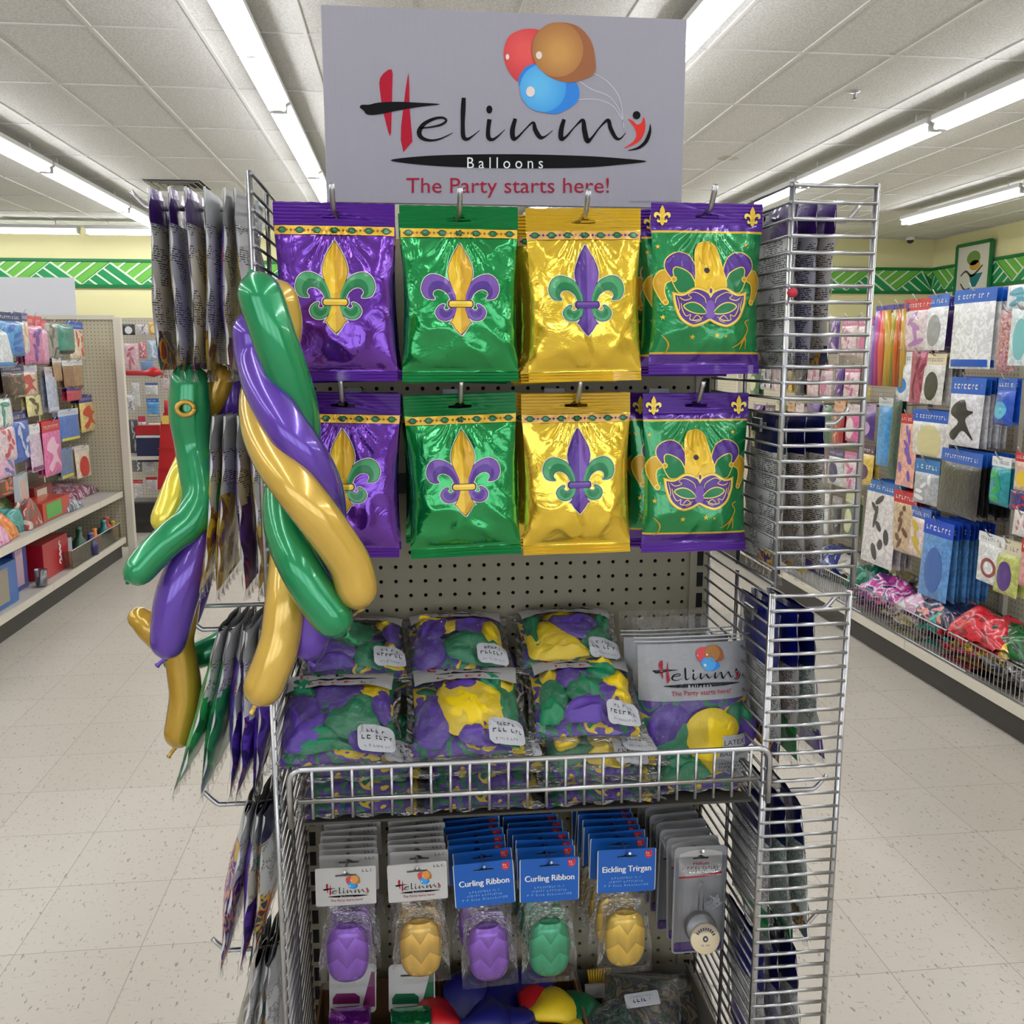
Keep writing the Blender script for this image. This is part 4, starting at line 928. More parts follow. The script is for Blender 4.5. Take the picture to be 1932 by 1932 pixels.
# ------------------------------------------------------------------ boxes on the base
KRAFT = mat('brown cardboard', (120, 84, 52), .8)
def tray(label, x0, x1, y0, y1, z0, z1, m):
    t_ = thing('cardboard_box', label, 'box', ((x0 + x1) / 2, (y0 + y1) / 2, z0)); w, d, h = x1 - x0, y1 - y0, z1 - z0
    MB().box((0, 0, .002), (w, d, .004)).build('bottom', m, t_)
    for c, s_ in (((-w / 2, 0, h / 2), (.004, d, h)), ((w / 2, 0, h / 2), (.004, d, h)), ((0, -d / 2, h * .4), (w, .004, h * .8)), ((0, d / 2, h / 2), (w, .004, h))): MB().box(c, s_).build('side', m, t_)
    return t_
ZB_ = .172
tray('brown cardboard box of shiny ribbon spools at bottom left', -.172, .038, -.255, -.03, ZB_, .352, KRAFT)
tray('brown cardboard box of jester hats at bottom centre', .044, .284, -.255, -.03, ZB_, .352, KRAFT)
tray('shallow box with wrapped goods at bottom right', .292, .505, -.255, -.03, ZB_, .34, mat('dull board', (96, 90, 80), .8))
for i, (kd, px, col, bx) in enumerate((('purple', 660, (96, 22, 116), -.12), ('green', 775, (10, 104, 62), -.03))):
    q = atY(px, 1916, -.165); t_ = thing('foil_spool', 'shiny %s foil ribbon spool with white card in the bottom left box' % kd, 'spool', (q.x, q.y, q.z - .03))
    MB().lathe([(0, -.034), (.036, -.034), (.038, -.03), (.038, .03), (.036, .034), (0, .034)], (0, 0, 0), 28).build('foil_roll', foil(kd + ' roll foil', tuple(c * 1.25 for c in col), .15, .8, .5, 40), t_, rot=R(0, 90, 0))
    mb = MB(); C_ = rrect(-.04, -.02, .04, .064, .008); mb.plate([C_, [(p * 1.2, z * 1. + 0) for p, z in EUROSLOT(.045)]], lambda u, v, d: (u, d, v), .0012); mb.build('hang_card', CARDW, t_, (.002, .048, .02), R(-10, 0, -4))
    mb = MB(); F = lambda u, v: (u, -.0005, v)
    mb.poly([[(-.034, -.004), (.012, -.004), (.012, .008), (.004, .014), (-.028, .014), (-.034, .006)]], F, 0); mb.poly([[(.016, -.01), (.032, .05), (.038, .05), (.038, -.01)]], F, 0); 
    if kd == 'purple':
        for a in range(3):
            for b in range(3): mb.poly([rrect(-.034 + a * .0046, .04 + b * .0046, -.0302 + a * .0046, .0438 + b * .0046, .0006)], F, 1)
    mb.build('card_print', [mat(kd + ' card print', (120, 24, 90) if kd == 'purple' else (18, 96, 60), .5), BLACKP], t_, (.002, .048, .02), R(-10, 0, -4))
    for k in range(2):
        dup(t_, (q.x + rnd.uniform(-.004, .01), q.y - .005, ZB_ + .045 + .012 * 0), R(0, 0, 8), 'foil spool lying under the shiny %s spool' % kd) if k == 0 else None
NAVY, HRD, HYL, HGR = mat('navy satin', (24, 26, 110), .45), mat('red satin', (196, 22, 30), .45), mat('yellow satin', (240, 206, 40), .45), mat('green satin', (10, 100, 60), .45)
def jester(label, px, py, Y, cols, ang, sc=1.):
    q = atY(px, py, Y) - Vector((0, 0, .035)); t_ = thing('jester_hat', label, 'hat', q, R(0, 0, ang))
    MB().lathe([(.04, -.05), (.05, -.03), (.046, -.01), (.03, .0), (0, .004)], (0, 0, 0), 18).build('cap', cols[0], t_)
    for i in range(len(cols)):
        a = 2 * pi * i / len(cols); L = .105 * sc
        P = [(cos(a) * L * s_, sin(a) * L * s_, .0 + .06 * sin(s_ * 2.2) - .05 * s_ ** 3) for s_ in (0, .2, .4, .6, .8, 1.)]
        mb = MB().tube([(x * 1.25, y * 1.25, 0) for x, y, z in cr(P, False, 3)], [sc * r_ for r_ in (.02, .028, .034, .038, .04, .04, .038, .035, .031, .027, .022, .017, .012, .007, .004, .001)], 12)
        mb.v = [(x, y, z * .4 + .055 * sin(min(2.6, hypot(x, y) / L * 2.1)) - .05 * (hypot(x, y) / L / 1.25) ** 3) for x, y, z in mb.v]; mb.build('horn', cols[i], t_)
    return t_
jester('red and navy jester hat at the left of the bottom centre box', 872, 1905, -.13, [HRD, NAVY, NAVY], 200)
jester('navy jester hat with pointed yellow trim in the bottom centre box', 985, 1890, -.1, [NAVY, NAVY, NAVY, HYL], 60, 1.1)
jester('jester hat with red green and yellow horns at the right of the centre box', 1040, 1925, -.14, [HGR, HRD, NAVY, HYL], 20)
jester('yellow and navy jester hat at the very bottom of the centre box', 950, 1985, -.19, [NAVY, HYL, HYL, NAVY], 100)
GB = blotch('wrapped goods', [(60, 54, 46), (112, 98, 64), (40, 44, 60), (88, 72, 50), (20, 60, 44)], 22, .35)
def goods(label, px, py, Y, w, d, T, rot, m, lb=True, name='wrapped_pack'):
    q = atY(px, py, Y); t_ = thing(name, label, 'wrapped pack', q, rot)
    f = lambda u, v, s_: ((u - .5) * w, (v - .5) * d, s_ * T * max(0, 1 - abs(2 * u - 1) ** 2.4) ** .6 * max(0, 1 - abs(2 * v - 1) ** 2.4) ** .6 + .006 * nz(u * 4, v * 4, px))
    MB().grid(lambda u, v: f(u, v, .9), 14, 14).grid(lambda u, v: f(u, v, -.6), 10, 10, 0, True, True).build('contents', m, t_)
    MB().grid(lambda u, v: (f(u, v, 1.)[0] * 1.06, f(u, v, 1.)[1] * 1.06, f(u, v, 1.)[2] + .003), 18, 18).build('film', SEALC, t_)
    if lb:
        mb = MB(); mb.poly([rrect(-.03, -.012, .03, .012, .003)], lambda u, v: (u, v, T + .007), 0); scribble(mb, -.016, .014, -.004, .005, lambda u, v: (u, v, T + .008), 1, 5); scribble(mb, -.02, .02, .004, .002, lambda u, v: (u, v, T + .008), 2, 6); mb.build('label', [STICK, BLACKP, GREYP], t_, rot=R(0, 0, 12))
    return t_
goods('wrapped brown and navy pack with a white barcode label at bottom right', 1210, 1905, -.13, .13, .12, .035, R(30, 0, -12), GB)
goods('wrapped brown pack leaning at the back of the bottom right box', 1290, 1890, -.07, .12, .1, .03, R(35, 10, 10), GB, False)
goods('dark wrapped pack with white dots low in the bottom right box', 1170, 1945, -.17, .1, .1, .03, R(20, 0, 20), blotch('dotted goods', [(20, 30, 34), (16, 70, 50), (24, 28, 60)], 30), False)
q = atY(1128, 1855, -.06); t_ = thing('scrub_brush', 'small yellow brush with a white card in the bottom right box', 'brush', q)
mb = MB()
for i in range(9): mb.tube([(-.015 + i * .004, 0, .0), (-.019 + i * .005, -.002, .03)], .0022, 5)
mb.build('bristles', mat('yellow bristle', (190, 150, 30), .7), t_); MB().box((0, -.004, -.012), (.05, .006, .026)).build('card', CARDW, t_)
# ================================================================== pouches on the side racks
TXTB = fineprint('printed grey back', (222, 222, 220), (62, 62, 64)); CRIMP = film('pouch crimp film', gloss=.22, rough=.1, bs=.9, sc=80)
EDGE = mat('pale crimp edge', (222, 222, 222), .3)
HDR = {'purple': foil('purple pouch header', (74, 40, 120), .3, .3, .3, 40), 'navy': foil('navy pouch header', (24, 26, 92), .3, .2, .3, 40), 'grey': mat('grey pouch header', (196, 196, 196), .4), 'blue': foil('blue pouch header', (16, 28, 140), .3, .2, .3, 40)}
PIC = {'gold': blotch('gold pouch art', [(230, 186, 50), (246, 210, 80), (176, 124, 50), (120, 70, 156)], 20), 'purple': blotch('purple pouch art', [(84, 52, 160), (104, 68, 190), (60, 42, 120), (170, 70, 130)], 14),
       'green': blotch('green pouch art', [(36, 140, 80), (52, 164, 96), (28, 112, 66), (70, 72, 130)], 14), 'face': blotch('printed costume art', [(206, 200, 196), (66, 46, 120), (220, 150, 130), (70, 50, 140), (210, 170, 60)], 11, dist=2.),
       'mixed': blotch('mixed costume art', [(60, 70, 60), (190, 60, 50), (230, 190, 60), (70, 50, 130), (40, 110, 70)], 16, dist=2.), 'grey': blotch('grey pouch art', [(150, 148, 140), (110, 106, 98), (176, 172, 166), (90, 84, 70)], 15)}
def pouch(label, loc, rot, hd, pic, w=.155, h=.235, T=.011, seed=1., taper=0., group=None, cut=.5, hdz=.045):
    """sealed pouch: header, printed grey back (+y), colourful front and lower part, crimped edge"""
    t_ = thing('costume_pouch', label, 'pouch', loc, rot, group)
    def P(a, b, s_, sh=0.):
        q = b; u = 2 * a - 1; e = max(0, 1 - abs(u) ** 3); bul = sin(pi * min(1, .08 + .92 * q)) ** .7
        x = u * w / 2 * (1 - .04 * bul + taper * (q - .5)); y = s_ * (T * bul * e + .003 * nz(a * 5, b * 6, seed) * e + sh) + .006 * sin(q * 5 + seed) * q
        return (x, y, .02 - h * q - .012 * taper * a * 2 * q)
    hz = hdz / h
    mb = MB(); mb.grid(lambda a, b: P(a, hz + (1 - hz) * b, -1), 14, 22, 0, True, True); mb.build('front_panel', PIC[pic], t_)
    mb = MB(); mb.grid(lambda a, b: P(a, hz + (1 - hz) * b, 1), 14, 22, 0, True, False, lambda a, b: 0 if b < cut + .12 * sin(a * 4 + seed) else 1); mb.build('back_panel', [TXTB, PIC[pic]], t_)
    mb = MB(); mb.grid(lambda a, b: P(a, hz * b, 1, .0004), 14, 4); mb.grid(lambda a, b: P(a, hz * b, -1, .0004), 14, 4, 0, True, True); mb.build('header_strip', HDR[hd], t_)
    for s_ in (-1, 1):
        mb = MB(); mb.grid(lambda b, a: (P(.5 + s_ * .5, b, 1)[0] + s_ * (.006 * a - .001), P(.5 + s_ * .5, b, 1)[1] * .3 + .0022 * a + .0022 * sin(b * 24 + s_) * a, P(.5 + s_ * .5, b, 1)[2]), 30, 2, 0, True); mb.build('crimp_edge', EDGE, t_)
    mb = MB(); mb.grid(lambda a, b: ((a - .5) * w * 1.02 * (1 + taper * .5), P(a, 1, 1)[1] + .004 * sin(a * 40 + seed) * b, .02 - h - .012 * taper * a * 2 - .016 * b), 40, 3, 0, True); mb.build('bottom_seal', CRIMP, t_)
    return t_
# left rack: hooks point to -x, pouch fronts face -x
LROW = [('top', 378, 396, -.2, [(-.327, 'purple', 'mixed'), (-.304, 'purple', 'mixed'), (-.281, 'purple', 'purple'), (-.259, 'grey', 'gold'), (-.238, 'grey', 'purple'), (-.217, 'grey', 'gold')], .235, 0, .85),
        ('second', 785, 800, -.2, [(-.268, 'grey', 'gold'), (-.25, 'grey', 'gold'), (-.231, 'grey', 'purple'), (-.214, 'grey', 'gold')], .235, 3, .42),
        ('third', 1170, 1185, -.2, [(-.286, 'grey', 'green'), (-.268, 'grey', 'green'), (-.25, 'grey', 'purple'), (-.232, 'grey', 'purple'), (-.214, 'grey', 'purple')], .235, 14, .35),
        ('fourth', 1500, 1515, -.2, [(-.262, 'grey', 'face'), (-.24, 'grey', 'purple'), (-.22, 'navy', 'mixed')], .235, 13, .4),
        ('bottom', 1768, 1790, -.2, [(-.258, 'grey', 'grey'), (-.24, 'grey', 'grey'), (-.222, 'grey', 'mixed')], .235, 12, .8)]
nm_ = {'gold': 'gold', 'purple': 'purple', 'green': 'green', 'face': 'printed face', 'mixed': 'multicoloured', 'grey': 'grey'}
seen = 0
for row, hy, ty, yc, L, h, tilt, cut in LROW:
    z = atX(470, ty, -.24).z; 
    d = ray(470, ty); z = CAM.z + d.z * ((-.2 - CAM.y) / d.y)
    hook('peg_hook', 'chrome hook of the %s pouch row on the left rack' % row, (XLW - .002, yc, z), max(.1, XLW - L[0][0] + .02), (-1, 0, 0), 'left rack hooks', .022)
    if row in ('second', 'third'):
        hook('peg_hook', 'spare chrome hook behind the %s pouch row on the left rack' % row, (XLW - .002, -.11, z + .012), .13, (-1, 0, 0), 'left rack hooks', .022)
    n = len(L)
    for i, (x, hd, pic) in enumerate(L):
        seen += 1; tl = tilt * (n - i) / n
        pouch('%s pouch, number %s from the aisle in the %s row, left rack' % (nm_[pic], ('one', 'two', 'three', 'four', 'five', 'six')[i], row), (x + .012 * (tl > 6) * (1 - i / n), yc + rnd.uniform(-.004, .004), z - .004), (radians(rnd.uniform(-1, 1)), radians(tl * .9), radians(-90 + rnd.uniform(-3, 3))) if 0 else (radians(rnd.uniform(-2, 2) - tl), 0, radians(-90 + rnd.uniform(-3, 3))), hd, pic, .16, h, .009 if row in ('top', 'second') else .013, seen * 1.7, .0 if row == 'top' else .22, '%s row of the left rack' % row, cut)
# right rack: hooks point to +x, fronts face +x
RROW = [('top', 415, .235, [('purple', 'purple'), ('purple', 'mixed'), ('purple', 'mixed')], .95, .045, 0), ('second', 800, .235, [('navy', 'mixed'), ('navy', 'gold'), ('navy', 'purple')], .92, .055, 2),
        ('third', 1150, .235, [('blue', 'mixed'), ('blue', 'green'), ('navy', 'purple')], .72, .09, 6), ('fourth', 1490, .235, [('navy', 'green'), ('navy', 'green'), ('navy', 'mixed')], .8, .07, 7), ('bottom', 1745, .235, [('blue', 'purple'), ('navy', 'grey'), ('navy', 'grey')], .8, .08, 7)]
for row, ty, h, L, cut, hdz, tilt in RROW:
    d = ray(1500, ty); z = CAM.z + d.z * ((-.2 - CAM.y) / d.y)
    hook('peg_hook', 'chrome hook of the %s pouch row behind the right ladder' % row, (XRW + .002, -.2, z), .125, (1, 0, 0), 'right rack hooks', .024)
    for i, (hd, pic) in enumerate(L):
        tl = tilt * (i + 1) / 3
        pouch('%s pouch with %s header, number %s from the wires, %s row, right rack' % (nm_[pic], hd, ('one', 'two', 'three')[i], row), (XRW + .022 + .026 * i, -.2 + rnd.uniform(-.003, .003), z - .004), (radians(-tl), 0, radians(90 + rnd.uniform(-2, 2))), hd, pic, .165, h, .008, 40 + i * 2.3 + ty * .01, .0, '%s row of the right rack' % row, cut, hdz)
MB().lathe([(0, -.004), (.006, -.004), (.007, 0), (.006, .004), (0, .004)])
q = atY(1495, 552, YW - .012); o = MB().lathe([(0, -.003), (.0065, -.003), (.0065, .003), (0, .003)], (0, 0, 0), 16).build('red_tag', mat('red dot', (190, 40, 60), .5)); o.location = q; o.rotation_euler = R(90, 0, 0); tag(o, 'small round red sticker on the left post of the right wire ladder', 'sticker')

# ================================================================== twisted modelling balloons
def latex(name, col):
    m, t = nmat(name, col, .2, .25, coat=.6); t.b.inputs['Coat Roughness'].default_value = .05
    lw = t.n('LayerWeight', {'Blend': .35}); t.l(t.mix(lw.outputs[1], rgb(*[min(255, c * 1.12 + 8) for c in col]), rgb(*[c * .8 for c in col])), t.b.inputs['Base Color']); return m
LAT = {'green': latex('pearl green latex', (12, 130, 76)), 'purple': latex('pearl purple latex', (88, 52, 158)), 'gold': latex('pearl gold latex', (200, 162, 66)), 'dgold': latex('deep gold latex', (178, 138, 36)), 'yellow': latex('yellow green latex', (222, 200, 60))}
def long_balloon(label, path, col, r, nozzle=None, group='twisted balloons', knot=None):
    """path of (px,py,Y[,scale]); nozzle = end point (px,py,Y)"""
    P3 = [atY(p[0], p[1], p[2]) for p in path]; sc = [p[3] if len(p) > 3 else 1. for p in path]
    Q = cr([(p.x, p.y, p.z, s_) for p, s_ in zip(P3, sc)], False, 8)
    L = [0.]
    for a, b in zip(Q, Q[1:]): L.append(L[-1] + (Vector(a[:3]) - Vector(b[:3])).length)
    T = L[-1]; pts, rr = [], []
    # rounded ends
    for k in range(5):
        a = pi / 2 * k / 5; d = Vector(Q[1][:3]) - Vector(Q[0][:3]); pts.append(Vector(Q[0][:3]) - d.normalized() * r * 1.1 * cos(a) * sc[0]); rr.append(r * sc[0] * max(.03, sin(a)))
    for q in Q: pts.append(Vector(q[:3])); rr.append(r * q[3])
    d = (Vector(Q[-1][:3]) - Vector(Q[-3][:3])).normalized()
    for k in range(1, 6):
        a = pi / 2 * k / 5; pts.append(Vector(Q[-1][:3]) + d * r * 1.15 * sin(a) * sc[-1]); rr.append(r * sc[-1] * max(.12, cos(a) ** .9))
    t_ = thing('long_balloon', label, 'balloon', tuple(P3[0]), group=group); o = P3[0]
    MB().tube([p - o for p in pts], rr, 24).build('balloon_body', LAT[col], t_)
    e = pts[-1] - o
    if nozzle:
        n = atY(*nozzle) - o; MB().tube([e, e.lerp(n, .3), e.lerp(n, .85), n], [r * .16, r * .12, r * .12, r * .17], 8).build('nozzle', LAT[col], t_)
    if knot:
        n = atY(*knot) - o; MB().tube([pts[0] - o, (pts[0] - o).lerp(n, .5), n], [r * .2, r * .12, r * .2], 8).build('knot', LAT[col], t_)
    return t_
LB = long_balloon
F_ = 'front bunch of twisted balloons'
LB('long green twisted balloon crossing the front of the left rack from its top knot', [(492, 560, -.43), (515, 630, -.43), (540, 700, -.42), (560, 770, -.40), (566, 840, -.375), (553, 890, -.375), (537, 940, -.39), (540, 1000, -.41), (562, 1060, -.43), (592, 1115, -.435), (624, 1160, -.435)], 'green', .0265, (672, 1212, -.42), F_, (460, 535, -.42))
LB('long purple twisted balloon winding between the green and gold ones', [(478, 630, -.385), (484, 680, -.39), (505, 745, -.42), (540, 805, -.44), (578, 860, -.44), (606, 915, -.42), (616, 970, -.385), (612, 1040, -.375), (597, 1110, -.375), (586, 1170, -.375), (583, 1205, -.375)], 'purple', .0255, (592, 1256, -.37), F_)
LB('long gold twisted balloon ending over the pegboard holes', [(524, 572, -.375), (530, 620, -.37), (515, 690, -.365), (494, 745, -.375), (494, 800, -.40), (514, 855, -.43), (550, 910, -.455), (592, 965, -.46), (632, 1020, -.45), (660, 1065, -.44), (672, 1105, -.435)], 'gold', .0265, (660, 1165, -.4), F_)
LB('lower gold twisted balloon hanging straight down before the basket', [(553, 1000, -.36), (545, 1070, -.375), (538, 1140, -.39), (530, 1200, -.395), (517, 1245, -.40), (499, 1290, -.40)], 'gold', .0262, (474, 1346, -.4), F_, (508, 985, -.31))
G_ = 'side bunch of twisted balloons'
LB('large green twisted balloon under the top row of grey pouches', [(358, 725, -.235, 1.), (358, 780, -.235, 1.05), (364, 835, -.23, .95), (376, 890, -.235, 1.05), (380, 940, -.245, 1.05), (358, 985, -.26, .9), (322, 1015, -.27, .85), (290, 1045, -.275, .85), (266, 1072, -.28, .82)], 'green', .0268, (239, 1091, -.28), G_)
LB('yellow twisted balloon peeking left of the green one', [(362, 850, -.2, .7), (350, 890, -.2, .9), (335, 930, -.215, .95), (315, 975, -.225, .9)], 'yellow', .024, None, G_)
LB('dark gold balloon stub beside the hook under the grey pouches', [(414, 715, -.2, .9), (402, 745, -.2, .95), (392, 775, -.2, .75)], 'dgold', .022, None, G_)
LB('purple balloon stub behind the dark gold stub under the grey pouches', [(432, 720, -.165, .9), (430, 760, -.165, 1.), (425, 800, -.165, .8)], 'purple', .026, None, G_)
q = atY(350, 771, -.268); t_ = thing('balloon_end', 'hollow amber balloon end facing out beside the upper left hook', 'balloon', q, R(80, 0, 12))
MB().tube([(.011 * cos(a * pi / 10), .009 * sin(a * pi / 10), 0) for a in range(21)], .0035, 8).build('rolled_rim', LAT['dgold'], t_); MB().lathe([(.011, 0), (.008, -.006), (0, -.008)], (0, 0, 0), 16, 0, .85).build('amber_cup', mat('amber cup', (96, 48, 14), .2, coat=.5), t_)
LB('olive gold twisted balloon behind the purple one on the left', [(392, 935, -.185, .9), (372, 985, -.185, 1.), (356, 1040, -.19, .9), (352, 1080, -.19, .7)], 'dgold', .021, None, G_)
LB('thick purple twisted balloon hanging over the aisle on the left', [(388, 985, -.225, .75), (372, 1030, -.235, .95), (350, 1080, -.245, 1.1), (333, 1130, -.25, 1.12), (323, 1175, -.25, 1.05), (318, 1205, -.25, .95)], 'purple', .0268, (296, 1256, -.25), G_)
LB('thin purple twisted balloon behind the thick purple one', [(385, 1070, -.17, .8), (376, 1110, -.17, .9), (362, 1160, -.17, .8), (352, 1190, -.17, .6)], 'purple', .018, None, G_)
LB('short tan balloon end pointing left over the aisle', [(266, 1168, -.2, .75), (284, 1182, -.2, .95), (310, 1205, -.2, 1.)], 'dgold', .0235, None, G_)
LB('lowest deep gold twisted balloon hanging over the aisle floor', [(362, 1105, -.2, .6), (350, 1160, -.2, .8), (338, 1210, -.2, .9), (345, 1260, -.2, 1.), (350, 1310, -.2, 1.), (344, 1360, -.2, 1.), (340, 1378, -.2, .98)], 'dgold', .0238, (318, 1428, -.2), G_)
LB('green balloon lying crosswise behind the lowest gold one', [(330, 1248, -.15, .75), (360, 1240, -.15, 1.), (400, 1225, -.15, 1.05), (440, 1200, -.13, 1.)], 'green', .021, None, G_)
# ================================================================== shelving along the aisles
def cm(c, rough=.32, coat=.35): return mat('colour %d %d %d %d' % (*c, int(rough * 100)), c, rough, coat=coat)
W_, K_, B_, R_, P_, V_, Y_, T_, GY, BR, CR, LB_ = (236, 236, 234), (34, 33, 34), (24, 92, 190), (206, 40, 48), (224, 110, 160), (88, 52, 130), (238, 200, 60), (40, 150, 140), (150, 150, 150), (110, 70, 50), (222, 206, 170), (80, 150, 215)
def wrapm(c):
    n = 'wrapped %d %d %d' % c
    if n in MATS: return MATS[n]
    m, t = nmat(n, c, .3, coat=.7); z_ = t.n('TexNoise', {'Scale': 26., 'Detail': 3., 'Distortion': 1.5}); t.l(t.co(), z_.inputs['Vector'])
    k = t.ramp(z_.outputs[0], [(.42, (0, 0, 0, 1)), (.58, (1, 1, 1, 1))]); t.l(t.mix(k, rgb(*[x * .91 for x in c]), rgb(*[min(255, x * 1.06) for x in c])), t.b.inputs['Base Color'])
    b = t.bump(z_.outputs[0], .6, .005); t.l(b, t.b.inputs['Normal']); t.l(b, t.b.inputs['Coat Normal']); return m
def pack(name, label, cat, loc, rotz, w, h, T, hd, body, hfrac=.2, pic=None, group=None, rods=0, tilt=0.):
    """hanging retail pack: header card, filled body and its printed or visible goods"""
    t_ = thing(name, label, cat, loc, (radians(tilt), 0, rotz), group); hh = h * hfrac; s = (w * 13 + h * 7) % 5
    if rods:
        for k in range(rods):
            x = (k - (rods - 1) / 2) * w / rods; c = body[k % len(body)]
            MB().tube([(x * .7, -.004 * (k % 2), -hh * .3), (x, -.006 * (k % 3), -h * .5), (x * 1.08, 0, -h)], [w / rods * .5] * 3, 8).build('rod', cm(c, .25), t_)
        if hd: MB().box((0, 0, -hh * .2), (w, .004, hh * .5)).build('header_card', cm(hd), t_)
        return t_
    if hd: MB().plate([rrect(-w / 2, -hh, w / 2, 0, min(w, hh) * .08)], lambda u, v, d: (u, d - .002, v), .0015).build('header_card', cm(hd, .35), t_)
    z0 = -hh * .96 if hd else 0
    def f(a, b, s_):
        e = max(0, 1 - abs(2 * a - 1) ** 3) * max(0, 1 - abs(2 * b - 1) ** 6)
        return ((a - .5) * w * .98, s_ * (T * e ** .7 + .06 * T * e) + .12 * T * nz(a * 5, b * 7, s + w * 90) * e, z0 + (-h - z0) * b)
    m = body if not isinstance(body, tuple) else wrapm(body)
    MB().grid(lambda a, b: f(a, b, -1), 10, 14, 0, True, True).grid(lambda a, b: f(a, b, .5), 5, 6).build('pack_body', m, t_)
    if pic:
        kind, c = pic[0], pic[1]; mb = MB(); g = lambda u, v: (lambda q: (q[0], q[1] - .0012, q[2]))(f(min(.97, max(.03, u)), min(.97, max(.03, v)), -1))
        if kind == 'disc': mb.poly([ell(.5, .58, .33, .33 * w / h * 1.1, 24)], g, 0, .08)
        if kind == 'oval': mb.poly([ell(.5, .55, .3, .36, 24)], g, 0, .08)
        if kind == 'ring': mb.poly([ell(.5, .6, .3, .24, 24), ell(.5, .6, .2, .16, 24)], g, 0, .08)
        if kind == 'strip': mb.poly([rrect(.05, .86, .95, .98, .02)], g, 0, .1)
        if kind == 'spots':
            r = random.Random(int(w * 9999))
            for k in range(7): mb.poly([ell(r.uniform(.2, .8), .1 + .12 * k, r.uniform(.08, .2), r.uniform(.04, .08), 12, r.random() * 3)], g, 0, .1)
        if kind == 'blobs':
            r = random.Random(int(h * 9999))
            for k in range(4): mb.poly([[(p[0], p[1]) for p in ell(r.uniform(.3, .7), .2 + .2 * k, r.uniform(.15, .3), r.uniform(.05, .1), 9, r.random() * 3)]], g, 0, .1)
        if kind == 'tri': mb.poly([cr([(.2, .22), (.5, .12), (.62, .3), (.8, .34), (.6, .5), (.86, .86), (.55, .7), (.3, .9), (.14, .78), (.4, .55), (.12, .4)], True, 4)], g, 0, .1)
        mb.build('picture', cm(c, .3), t_)
    if hd and h > .12 and w > .07 and hfrac < .4:
        mb = MB(); scribble(mb, -w * .4, w * .4, -hh * .7, hh * .3, lambda u, v: (u, -.0028, v), 0, int(w * 1000)); mb.build('header_lettering', cm(W_ if sum(hd) < 480 else GY), t_)
    return t_
def hang(side, X, px, label, hd, body, T=.012, n=0, pic=None, hfrac=.2, name='hanging_pack', cat='packaged goods', rods=0, step=.024, hk=True, group=None):
    """pack seen at pixel box px on the plane x=X; side +1 faces +x, -1 faces -x"""
    x0, y0, x1, y1 = px; xm, ym = (x0 + x1) / 2, (y0 + y1) / 2
    a, b = atX(x0, ym, X), atX(x1, ym, X); w = min(.34, abs(a.y - b.y)); yc = (a.y + b.y) / 2
    d = ray(xm, y0); zt = CAM.z + d.z * (X / d.x); d = ray(xm, y1); h = zt - (CAM.z + d.z * (X / d.x))
    rz = radians(90 if side > 0 else -90) + rnd.uniform(-.06, .06); g = group or ('hanging packs in the %s aisle' % ('left' if side > 0 else 'right'))
    o = pack(name, label, cat, (X, yc, zt), rz, w, h, T, hd, body, hfrac, pic, g, rods, rnd.uniform(-3, 0))
    if hk:
        L = abs((BX_L if side > 0 else BX_R) - X) + .012
        hook('peg_hook', 'thin wire hook carrying the ' + ' '.join(label.split()[:9]), ((BX_L if side > 0 else BX_R), yc, zt - .008), L, (1 if side > 0 else -1, 0, 0), 'aisle hooks', .03, .0028)
    src = None
    for k in range(1, n + 1):
        loc = (X - side * step * k, yc + rnd.uniform(-.006, .006), zt + rnd.uniform(-.004, .004)); ro = (radians(rnd.uniform(-2, 1)), 0, rz + rnd.uniform(-.05, .05))
        lb = 'packs queued behind the ' + ' '.join(label.split()[:10])
        if src is None: src = pack(name, lb, cat, loc, ro[2], w, h, min(T, step * .45), hd, body, hfrac, pic, lb, rods)
        else: dup(src, loc, ro)
    return o
BX_R, BX_L = 2.78, -2.62
HOLES = pegmat('fine beige pegboard', (206, 196, 170), 1); HOLESX = pegmat('fine beige pegboard end', (196, 186, 158), 0)
SHELFM = mat('cream shelf steel', (222, 214, 196), .35); KICK = mat('dark kick plate', (62, 58, 54), .5); TOPD = mat('shelf deck', (196, 192, 184), .4)
def gondola(label, X, side, y0, y1, H, lips, depth):
    t_ = thing('shelf_unit', label, 'shelving', (X, y0, 0)); L = y1 - y0
    MB().box((-side * .02, L / 2, H / 2), (.03, L, H)).build('pegboard', HOLES, t_)
    MB().box((side * (depth / 2), L / 2, .05), (depth - .06, L, .1)).build('kick_plate', KICK, t_)
    k = 0; yy = 0.
    while yy < L - .1:
        l_ = min(.92, L - yy)
        for z in lips:
            MB().box((side * depth / 2, yy + l_ / 2, z - .012), (depth, l_ - .004, .02)).build('shelf', TOPD, t_)
            MB().box((side * depth, yy + l_ / 2, z - .018), (.012, l_ - .004, .042)).build('shelf_lip', SHELFM, t_)
        MB().box((side * .005, yy, H / 2), (.03, .03, H)).build('upright', SHELFM, t_); yy += .92
    MB().box((-side * .02, L / 2, H - .02), (.05, L, .05)).build('top_cap', SHELFM, t_)
    return t_
gondola('long beige pegboard shelving along the right aisle', BX_R, -1, -2.2, 9., 1.62, [.15], .48)
gondola('beige pegboard shelving along the left aisle with two shelves', BX_L, 1, -1.5, 5.46, 1.73, [.15, .49], .53)
